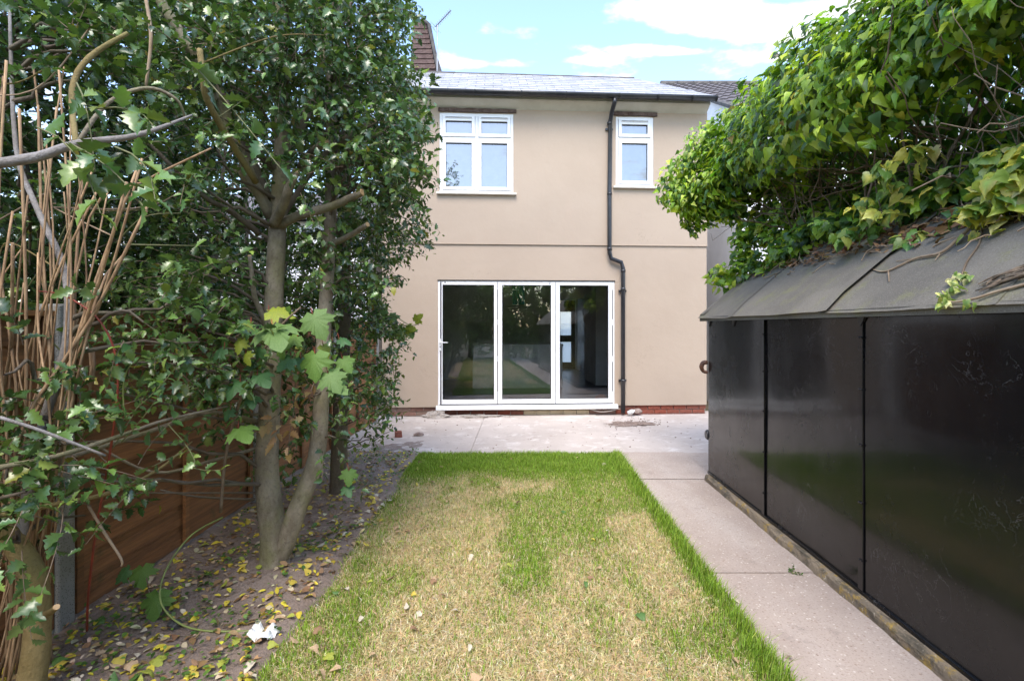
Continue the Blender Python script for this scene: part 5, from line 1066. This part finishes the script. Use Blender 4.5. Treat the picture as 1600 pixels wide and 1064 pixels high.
D = nrmz(nrmz(down + 1e-3) * .9 + np.array([-.25, -.15, 0]) + nn * .25 + rng.normal(size=(N, 3)) * .35); Nn = nrmz(nn * .9 + np.array([-.1, -.1, .45]) + rng.normal(size=(N, 3)) * .35)
h_ = N // 2; sz = .068 * (.45 + 1.0 * rng.random(N))
leaf_cloud('foliage', IVY_H, p[:h_], D[:h_], Nn[:h_], sz[:h_] * 1.15, pick(h_, IP + [(.30, .2, .07)], [4, 4, 3, 3, 2, .15], .28), 'ivy_leaf', ivy, .7 + .5 * rng.random(h_))
leaf_cloud('foliage', IVY, p[h_:], D[h_:], Nn[h_:], sz[h_:], pick(N - h_, IP + [(.45, .42, .06)], [4, 4, 3, 3, 2, .15], .28), 'ivy_leaf', ivy, .7 + .5 * rng.random(N - h_))
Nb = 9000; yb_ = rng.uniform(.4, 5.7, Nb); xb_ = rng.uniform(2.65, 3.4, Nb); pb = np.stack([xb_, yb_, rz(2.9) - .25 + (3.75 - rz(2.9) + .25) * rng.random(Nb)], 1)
leaf_cloud('inner_foliage', IVY_H, pb, np.array([-.3, 0, -.8]) + rdir(Nb) * .6, np.array([-.8, 0, .4]) + rdir(Nb) * .6, .085, pick(Nb, IP, [1, 2, 0, 4, 4]), 'ivy_leaf', ivy)  # mostly dark leaf colours, painting in the shade of the hollow
# trailing tongue at the far end and curtain down to the roof verge
def blob(nm, cen, rad, N, size, pal, wts, par, mat='ivy_leaf', tm=IVY, dn=.7, heart=False):
    c = np.array(cen)[rng.integers(0, len(cen), N)]; o_ = rdir(N) * (rng.random((N, 1)) ** .4); p = c + o_ * np.array(rad); D = nrmz(np.array([-.2, -.2, -dn]) + o_ * .5 + rng.normal(size=(N, 3)) * .4); Nn = nrmz(o_ * .7 + np.array([-.2, -.35, .5]) + rng.normal(size=(N, 3)) * .35)
    return leaf_cloud(nm, tm, p, D, Nn, size * (.65 + .7 * rng.random(N)), pick(N, pal, wts), mat, par, .75 + .4 * rng.random(N), pick(N, [(.09, .19, .04), (.16, .28, .05), (.5, .48, .09)], [2, 2, 3]) if heart else None)
blob('trailing_foliage', [P(1060, 270, 5.7), P(1085, 240, 5.7), P(1070, 310, 5.6), P(1120, 230, 5.6), P(1050, 300, 5.8), P(1105, 290, 5.5), P(1150, 250, 5.3), P(1140, 190, 5.5), P(1100, 215, 5.7)], (.2, .25, .18), 1500, .06, IP, [4, 4, 3, 2, 1], ivy, tm=IVY_H)
curt = [P(x, y, d) for x, y, d in ((1150, 330, 5.3), (1165, 370, 5.2), (1185, 410, 5.0), (1200, 360, 5.0), (1230, 330, 4.7), (1160, 430, 5.1), (1130, 432, 5.25), (1215, 425, 4.7), (1235, 400, 4.5), (1260, 400, 4.3), (1180, 300, 5.2), (1250, 300, 4.7), (1210, 300, 5.0), (1275, 350, 4.4), (1300, 330, 4.2), (1225, 370, 4.8), (1190, 340, 5.2), (1165, 400, 5.2), (1270, 290, 4.5), (1140, 300, 5.5), (1120, 320, 5.5))]
blob('trailing_foliage', curt, (.16, .2, .15), 2300, .066, IP, [3, 4, 2, 3, 2], ivy)
low = []
for k in range(64):
    y = rnd.uniform(1.2, 4.8); x = rnd.uniform(2.28, 2.85); low.append((x, y, rz(x) + rnd.uniform(.04, .28) * (.5 if 2.1 < y < 3.7 else 1)))
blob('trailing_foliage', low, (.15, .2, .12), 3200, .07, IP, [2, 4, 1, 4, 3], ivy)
# woody stems in the hollow below the overhang
pp = []; 
for k in range(260):
    y = rnd.uniform(1.0, 5.6); x0 = rnd.uniform(2.35, 3.0); a = np.array([x0, y, rz(x0) + rnd.uniform(0, .1)]); b = np.array([rnd.uniform(1.95, 2.9), y + rnd.uniform(-.7, .7), rnd.uniform(2.6, 3.4)])
    if k % 3 == 0: a = np.array([rnd.uniform(2.3, 2.7), y, rnd.uniform(2.2, 2.8)]); b = a + np.array([rnd.uniform(-.5, .1), rnd.uniform(-.8, .8), rnd.uniform(-.15, .25)])
    u = np.linspace(0, 1, 8)[:, None]; q = a + (b - a) * u; q[1:-1] += np.cumsum(rng.normal(size=(6, 3)) * .02, 0); pp.append(q)
pp = np.array(pp); rad0 = (.003 + .008 * rng.random((len(pp), 1)) ** 2) * np.linspace(1, .5, 8)[None]
twig_tubes('woody_stems', pp, rad0, 'twig', ivy, 5)['kind'] = 'stuff'
# dead leaves and twigs fringe on the roof
N = 420; y = rng.uniform(1.6, 4.9, N); x = 2.16 + .22 * rng.random(N) ** .8 + .12 * (vnoise(y * 2, 4.4) - .5); pz = np.stack([x, y, rz(x) + .02 + .05 * rng.random(N)], 1)
leaf_cloud('dead_leaves', IVY, pz, rdir(N) * [1, 1, .3], np.array([-.6, 0, .8]) + rdir(N) * .6, .05 * (.6 + .6 * rng.random(N)), pick(N, [(.26, .14, .07), (.36, .22, .12), (.18, .09, .05)], [1, 1, 1]), 'dry_leaf', ivy)
pp = []
for k in range(60):
    y = rnd.uniform(1.7, 4.9); x = rnd.uniform(2.1, 2.4); a = np.array([x, y, rz(x) + .03]); d = np.array([rnd.uniform(-.14, .1), rnd.uniform(-.3, .3), 0]); d[2] = d[0] * RS + rnd.uniform(-.01, .05); u = np.linspace(0, 1, 6)[:, None]; q = a + d * u; q[1:] += np.cumsum(rng.normal(size=(5, 3)) * .008, 0); pp.append(q)
twig_tubes('fringe_twigs', np.array(pp), np.broadcast_to(np.linspace(.004, .002, 6), (60, 6)), 'twig_pale', ivy, 5)['kind'] = 'stuff'
# variegated ivy
VP = [(.66, .58, .09), (.52, .52, .10), (.20, .30, .06), (.10, .20, .045), (.58, .52, .20)]
va = thing('variegated_ivy', 'yellow and green variegated ivy spilling at the right edge above the felt roof', 'ivy', (2.3, 2.2, rz(2.3)))
vc = [P(x, y, d) for x, y, d in ((1590, 260, 2.3), (1570, 290, 2.3), (1550, 320, 2.35), (1590, 330, 2.3), (1560, 255, 2.4), (1600, 370, 2.25), (1545, 355, 2.4), (1640, 300, 2.2), (1620, 240, 2.2))]
blob('foliage', vc, (.09, .13, .08), 250, .075, VP, [4, 4, 3, 3, 1.5], va, heart=True)
vb2 = thing('variegated_ivy', 'small yellow edged ivy spray in the dark hollow below the ivy overhang', 'ivy', P(1400, 290, 3.0))
vc = [P(x, y, d) for x, y, d in ((1375, 265, 3.0), (1420, 235, 2.95), (1450, 250, 2.9), (1400, 300, 3.1), (1350, 320, 3.2), (1470, 285, 2.85), (1380, 335, 3.1))]
blob('foliage', vc, (.08, .1, .07), 95, .075, VP, [4, 3, 3, 3, 1], vb2, heart=True)
vc3 = thing('variegated_ivy', 'pale green ivy trail lying across the felt near the middle seam', 'ivy', P(1400, 385, 3.0))
vc = [P(x, y, d) for x, y, d in ((1440, 375, 2.9), (1420, 368, 2.95), (1360, 360, 3.25), (1320, 370, 3.4), (1285, 350, 3.6), (1500, 350, 2.7), (1520, 340, 2.65))]
blob('foliage', vc, (.08, .1, .06), 110, .07, [(.14, .27, .05), (.24, .36, .07), (.40, .44, .09), (.09, .2, .05)], [3, 3, 1.5, 2], vc3)
sg = thing('ivy_sprig', 'small cream edged ivy sprig lying alone on the felt roof', 'ivy', P(1490, 440, 2.35))
def on_roof(px, py, h=.012):
    dx, dz = (px - CX) / F, -(py - CY) / F; Y = (EZ - RS * EX - CAMZ + h) / (dz - RS * dx); return np.array([dx * Y, Y, CAMZ + dz * Y])
vc = [on_roof(x, y, .03) for x, y in ((1480, 440), (1500, 425), (1515, 432), (1475, 460), (1490, 450), (1518, 472), (1474, 470), (1500, 440))]
blob('foliage', vc, (.025, .03, .02), 42, .036, [(.6, .58, .25), (.30, .40, .10), (.18, .3, .06)], [2, 2, 2], sg, heart=True)
MB().tube([on_roof(1480, 465), on_roof(1490, 472), on_roof(1525, 466), on_roof(1560, 455), on_roof(1620, 440)], [.003, .004, .005, .005, .006], 6, smooth=4).build('stem', 'twig_pale', sg, True)
MB().tube([on_roof(1500, 440), on_roof(1510, 410), on_roof(1530, 380), on_roof(1535, 350)], .004, 6, smooth=4).build('stem', 'twig', sg, True)
bt = thing('dry_branch', 'long pale dry branch lying down across the felt roof', 'branch', on_roof(1420, 410))
MB().tube([on_roof(1530, 300, .12), on_roof(1528, 340, .06), on_roof(1500, 370, .03), on_roof(1470, 395, .02), on_roof(1430, 404, .015), on_roof(1385, 424, .012), on_roof(1363, 421, .012)], [.011, .010, .008, .007, .006, .005, .003], 7, smooth=4).build('stem', 'twig_pale', bt, True)
for a, b in (((1470, 395), (1461, 407)), ((1388, 424), (1389, 440)), ((1430, 404), (1400, 408)), ((1500, 370), (1520, 355))): MB().tube([on_roof(*a, .018), on_roof(*b, .012)], [.004, .002], 5).build('side_twig', 'twig_pale', bt)
bs = thing('ivy_vine', 'flaking brown ivy stem lying on the felt at the right edge', 'branch', on_roof(1580, 450))
for k in range(9): MB().tube([on_roof(1530 + rnd.uniform(-6, 14), 456 - k * 1.8 + rnd.uniform(-4, 4), .015 + .02 * rnd.random())] + [on_roof(x_, 455 - (x_ - 1530) * .33 - k * 2 + rnd.uniform(-4, 4), .012 + .03 * rnd.random()) for x_ in (1550, 1572, 1600, 1650)], [.002, .004, .0055, .005, .005], 6, True, .25, 3).build('strand', 'bark_dark' if k % 2 else 'twig', bs)

# ================================================================== small things on the ground
def ground(px, py, z=0.0):
    Y = (CAMZ - z) * F / (py - CY); return np.array([(px - CX) / F * Y, Y, z])
def lump(name, label, cat, c, rad, mat, seed, flat=1.0, grp=None, nlat=6, nlon=10, amp=.35):
    q = random.Random(seed); mb = MB()
    for i in range(nlat + 1):
        for k in range(nlon):
            ph = -math.pi / 2 + math.pi * i / nlat; th = 2 * math.pi * k / nlon; j = 1 + amp * (q.random() - .5)
            mb.v.append((c[0] + rad[0] * j * math.cos(ph) * math.cos(th), c[1] + rad[1] * j * math.cos(ph) * math.sin(th), c[2] + max(rad[2] * j * math.sin(ph), -.01)))
    mb.f = [(i * nlon + k, i * nlon + (k + 1) % nlon, (i + 1) * nlon + (k + 1) % nlon, (i + 1) * nlon + k) for i in range(nlat) for k in range(nlon)]
    return tag(mb.build(name, mat, None, False), label, cat, grp)
c = ground(622, 678, .03); bk = MB().box((-.045, -.06, -.034), (.05, .06, .034)); bk.v = [tuple(np.array(v) + [rnd.uniform(-.006, .006) for _ in range(3)]) for v in bk.v]
o = bk.build('broken_brick', 'brick'); o.location = tuple(c); o.rotation_euler = (0, 0, .3); tag(o, 'broken red brick end lying on the dusty concrete by the holly', 'brick')
lump('rubble_lump', 'small dusty rubble lump on the concrete right of the broken brick', 'rubble', ground(654, 679, .01), (.07, .05, .03), 'rubble', 3)
lump('rubble_lump', 'pale mortar heap against the plinth left of the door threshold', 'rubble', (H(W(682, 648)[0], -.12, -.005)), (.22, .10, .10), 'mortar_heap', 8, nlat=10, nlon=18, amp=.5)
lump('rubble_lump', 'long low mortar spill below the door threshold', 'rubble', (H(W(745, 650)[0], -.10, -.012)), (.55, .10, .035), 'mortar_heap', 9, nlat=10, nlon=40, amp=.8)
lump('stone', 'grey mossy stone between downpipe and brick plinth', 'stone', H(W(994, 645)[0], -.05, .04), (.09, .06, .06), 'rubble', 12, nlat=8, nlon=14)
lump('dirt_heap', 'thin patch of swept dirt on the concrete below the downpipe', 'dirt', ground(985, 662, -.008), (.30, .16, .014), 'soil_heap', 14, nlat=8, nlon=40, amp=1.0)
q0 = H(W(979, 648)[0], -.10, .03); tag(MB().tube([q0, np.array(q0) + [.06, -.02, .03], np.array(q0) + [.09, -.03, .02]], [.038, .042, .042], 12, smooth=3).build('drain_pipe_stub', 'pvc_grey', None, True), 'white plastic drain stub at the foot of the black downpipe', 'drain pipe')
tag(MB().tube([H(W(968, 640)[0], -.03, .10), H(W(950, 642)[0], -.05, .06), H(W(935, 645)[0], -.05, .055), H(W(920, 640)[0], -.04, .10)], .007, 6, smooth=6).build('loose_cable', 'cable', None, True), 'thin pale cable sagging below the end of the threshold', 'cable')
dbm = MB()
for k in range(170):
    if k < 110: px_, py_ = rnd.gauss(990, 22), rnd.gauss(661, 4)
    else: px_, py_ = rnd.uniform(640, 1100), rnd.uniform(655, 705)
    c = ground(px_, py_, -.006); r_ = rnd.uniform(.004, .012); dbm.tube([c, c + np.array([rnd.uniform(-1, 1), rnd.uniform(-1, 1), .2]) * r_ * 2], [r_ * .7, r_ * .4], 5)
tag(dbm.build('grit', 'soil_heap'), 'scattered grit and crumbs on the patio concrete', 'grit', kind='stuff')
# crumpled paper
pg = MB(); c = P(410, 1000, 2.44); n_ = 9
for i in range(n_):
    for k in range(n_): pg.v.append((c[0] + (i / 8 - .5) * .12 + rnd.uniform(-.008, .008), c[1] + (k / 8 - .5) * .10 + rnd.uniform(-.008, .008), .03 + rnd.uniform(0, .028) + .02 * math.sin(i * 1.3)))
pg.f = [(i * n_ + k, (i + 1) * n_ + k, (i + 1) * n_ + k + 1, i * n_ + k + 1) for i in range(n_ - 1) for k in range(n_ - 1)]
tag(pg.build('paper_scrap', 'paper'), 'crumpled white paper scrap on the soil beside the lawn', 'paper')
lump('stone', 'dark grey stone half sunk in the soil below the green shoot', 'stone', P(272, 985, 2.52) * [1, 1, 0] + [0, 0, .03], (.035, .03, .025), 'plasterboard', 21)
wd = spray_thing('path_weed', 'small green weed growing in the path joint', 'weed', [(ground(1238, 896), ground(1232, 890) + [0, 0, .03]), (ground(1238, 896), ground(1246, 896) + [.02, 0, .03]), (ground(1238, 896), ground(1240, 890) + [0, 0, .05])], 6, .022, OVAL, 'soft_leaf', [(.07, .14, .03)], [1])
# fallen leaves
fm = {}
def litter_mesh(tm, mt, bend):
    tv, ttri = tm; q = MB(); q.v = [(p[0] - .5, p[1], p[2] * bend + .06 * math.sin(p[0] * 5)) for p in tv]; q.f = [tuple(x) for x in ttri]; return q.mesh('fallen_leaf', mt, True)
kinds = [('fl_yellow', 'yellow'), ('fl_lime', 'yellow green'), ('fl_tan', 'tan'), ('fl_brown', 'brown'), ('fl_green', 'green'), ('fl_pale', 'pale bleached')]
for k, _ in kinds: fm[k] = [litter_mesh(IVY, k, 1.2), litter_mesh(OVAL, k, 1.5), litter_mesh(HOLLY, k, .9), litter_mesh(OVAL, k, -1.8)]
def fallen(x, y, zf, k, cn_, s, where, grp):
    th = rnd.uniform(0, 6.28); m4 = Matrix.Translation((x, y, zf)) @ Matrix.Rotation(th, 4, 'Z') @ Matrix.Rotation(rnd.gauss(0, .35), 4, 'X') @ Matrix.Rotation(rnd.gauss(0, .3), 4, 'Y') @ Matrix.Scale(s, 4)
    o = place(rnd.choice(fm[k]), 'fallen_leaf', m4); tag(o, f'fallen {cn_} leaf lying on {where}', 'leaf', grp)
def soil_zone(x, y):
    if abs(x - LX0) < .14: return 'the soil edge along the lawn' + (' by the white paper' if y < 2.7 else ' past the forked trunk' if y > 3.4 else ' beside the forked trunk')
    if y < 2.35: return 'the soil at the bottom edge of the photo'
    if y < 2.9: return 'the soil between white paper and fence' if x < -1.65 else 'the soil in front of the forked trunk'
    if y < 3.6: return 'the soil beside the forked trunk' if x > -1.75 else 'the soil between forked trunk and fence'
    return 'the soil around the slim dark holly'
def lawn_zone(x, y):
    if y > 4.8: return 'the green grass close to the patio'
    b = 'left part' if x < -.4 else 'middle' if x < .4 else 'path side'
    return f'the {b} of the ' + ('nearest straw lawn' if y < 2.8 else 'dry lawn midway')
for i in range(212):
    y = 2.05 + 3.6 * rnd.random() ** 1.6; x = rnd.uniform(-2.2, -1.2)
    if rnd.random() < .4: x = LX0 + rnd.gauss(-.06, .08)
    k, cn_ = rnd.choices(kinds, [5, 4, 3.5, 2, 1.5, 2])[0]; fallen(x, y, float(hsoil(np.array(x), np.array(y))) + .018, k, cn_, rnd.uniform(.035, .07), soil_zone(x, y), f'fallen {cn_} leaves on the soil bed')
for i in range(85):
    y = 2.1 + 3.8 * rnd.random() ** 1.3; x = rnd.uniform(LX0, LX1 - .1)
    if rnd.random() < .5: x = LX0 + abs(rnd.gauss(0, .5))
    k, cn_ = rnd.choices(kinds, [2.5, 2, 3, 3, .8, 2])[0]; fallen(x, y, .022, k, cn_, rnd.uniform(.03, .06), lawn_zone(x, y), f'fallen {cn_} leaves on the lawn')
for (px_, py_) in ((1232, 1030), (1148, 940)): g_ = ground(px_, py_); fallen(g_[0], g_[1], .012, 'fl_pale', 'pale bleached', .05, 'the concrete path', 'fallen pale leaves on the path')
# finer leaf litter and seedlings
N = 2400; y = 1.9 + 4.2 * rng.random(N) ** 1.3; x = -2.25 + 1.1 * rng.random(N); z = hsoil(x, y) + .008
o = leaf_cloud('leaf_litter', OVAL, np.stack([x, y, z], 1), rdir(N) * [1, 1, .25], np.array([0, 0, 1.]) + rdir(N) * .45, .036 * (.5 + rng.random(N)), pick(N, [(.36, .23, .12), (.24, .14, .07), (.60, .50, .33), (.66, .52, .06)], [3, 2, 2.5, 4]), 'dry_leaf'); tag(o, 'small dry leaf litter strewn over the soil bed', 'leaf litter', kind='stuff')
N = 1500; cx_ = rng.uniform(-2.2, -1.22, 150); cy_ = 1.95 + 4.3 * rng.random(150) ** 1.2; i = rng.integers(0, 150, N); x = cx_[i] + rng.normal(size=N) * .05; y = cy_[i] + rng.normal(size=N) * .06
o = leaf_cloud('seedlings', OVAL, np.stack([x, y, hsoil(x, y) + .015 + .02 * rng.random(N)], 1), rdir(N) * [1, 1, .3], np.array([0, 0, 1.]) + rdir(N) * .3, .022 * (.6 + .8 * rng.random(N)), pick(N, [(.10, .2, .04), (.15, .27, .05), (.07, .15, .03)], [1, 1, 1]), 'soft_leaf', None, 1.3); tag(o, 'tiny green seedlings sprouting across the soil bed', 'seedlings', kind='stuff')

# ================================================================== end of the garden behind the viewpoint (seen mirrored in the glass)
for hx, lb in ((-2.6, 'tall hedge across the garden end mirrored in the left door pane'), (1.6, 'tall hedge across the garden end mirrored in the right door pane')):
    hg = thing('hedge', lb, 'hedge', (hx, -8, 0), 'hedge across the garden end'); pts = [(hx, -8, -.1), (hx + .1, -8, 1.2), (hx, -8, 2.6)]; limb(hg, pts, [.07, .05, .02], 'bark_dark', 'stem')
    crown(hg, [(hx + rnd.uniform(-2.2, 2.2), -7.6 + rnd.uniform(-.4, .3), rnd.uniform(.3, 3.4)) for _ in range(80)], (.5, .35, .45), 14, 8, .3, .16, HOLLY_S, 'soft_leaf', sm(pts), [1, 1, 2, 4, 3, .1], pal=[(.08, .15, .035), (.11, .2, .045), (.15, .25, .055), (.2, .32, .07), (.28, .38, .08), (.3, .27, .05)])
for i, (tx, ty, th_, r_, lb) in enumerate(((-3.6, -7.5, 6.0, 1.7, 'broad green tree mirrored in the left door pane'), (-.6, -9.0, 5.4, 1.7, 'green tree mirrored in the middle door pane'), (2.6, -8.0, 6.2, 1.8, 'green tree mirrored in the right door pane'), (5.2, -6.0, 5.6, 1.6, 'green tree beyond the far end of the shed'), (-5.6, -4.0, 6.5, 1.7, 'green tree beyond the fence behind the viewpoint'), (.9, -10.5, 6.0, 1.6, 'dark tree at the garden end mirrored between the door panes'))):
    bt_ = thing('garden_tree', lb, 'tree', (tx, ty, 0), 'trees at the garden end'); pts = [(tx, ty, -.1), (tx + .1, ty, 1.6), (tx - .1, ty + .1, 3.2), (tx, ty, th_ - .6)]
    limb(bt_, pts, [.16, .12, .09, .03], 'bark_dark', 'trunk')
    cs = []
    for k in range(34):
        d = rdir(1)[0] * rnd.uniform(.4, 1); cs.append((tx + d[0] * r_, ty + d[1] * r_, .55 * th_ + d[2] * th_ * .45))
    crown(bt_, cs, (.5, .5, .45), 14, 8, .35, .15, HOLLY_S, 'soft_leaf', sm(pts), [1, 2, 3, 4, 2, .1], outw=.5, pal=[(.07, .13, .03), (.1, .18, .04), (.13, .23, .05), (.18, .29, .06), (.25, .35, .07), (.3, .27, .05)])
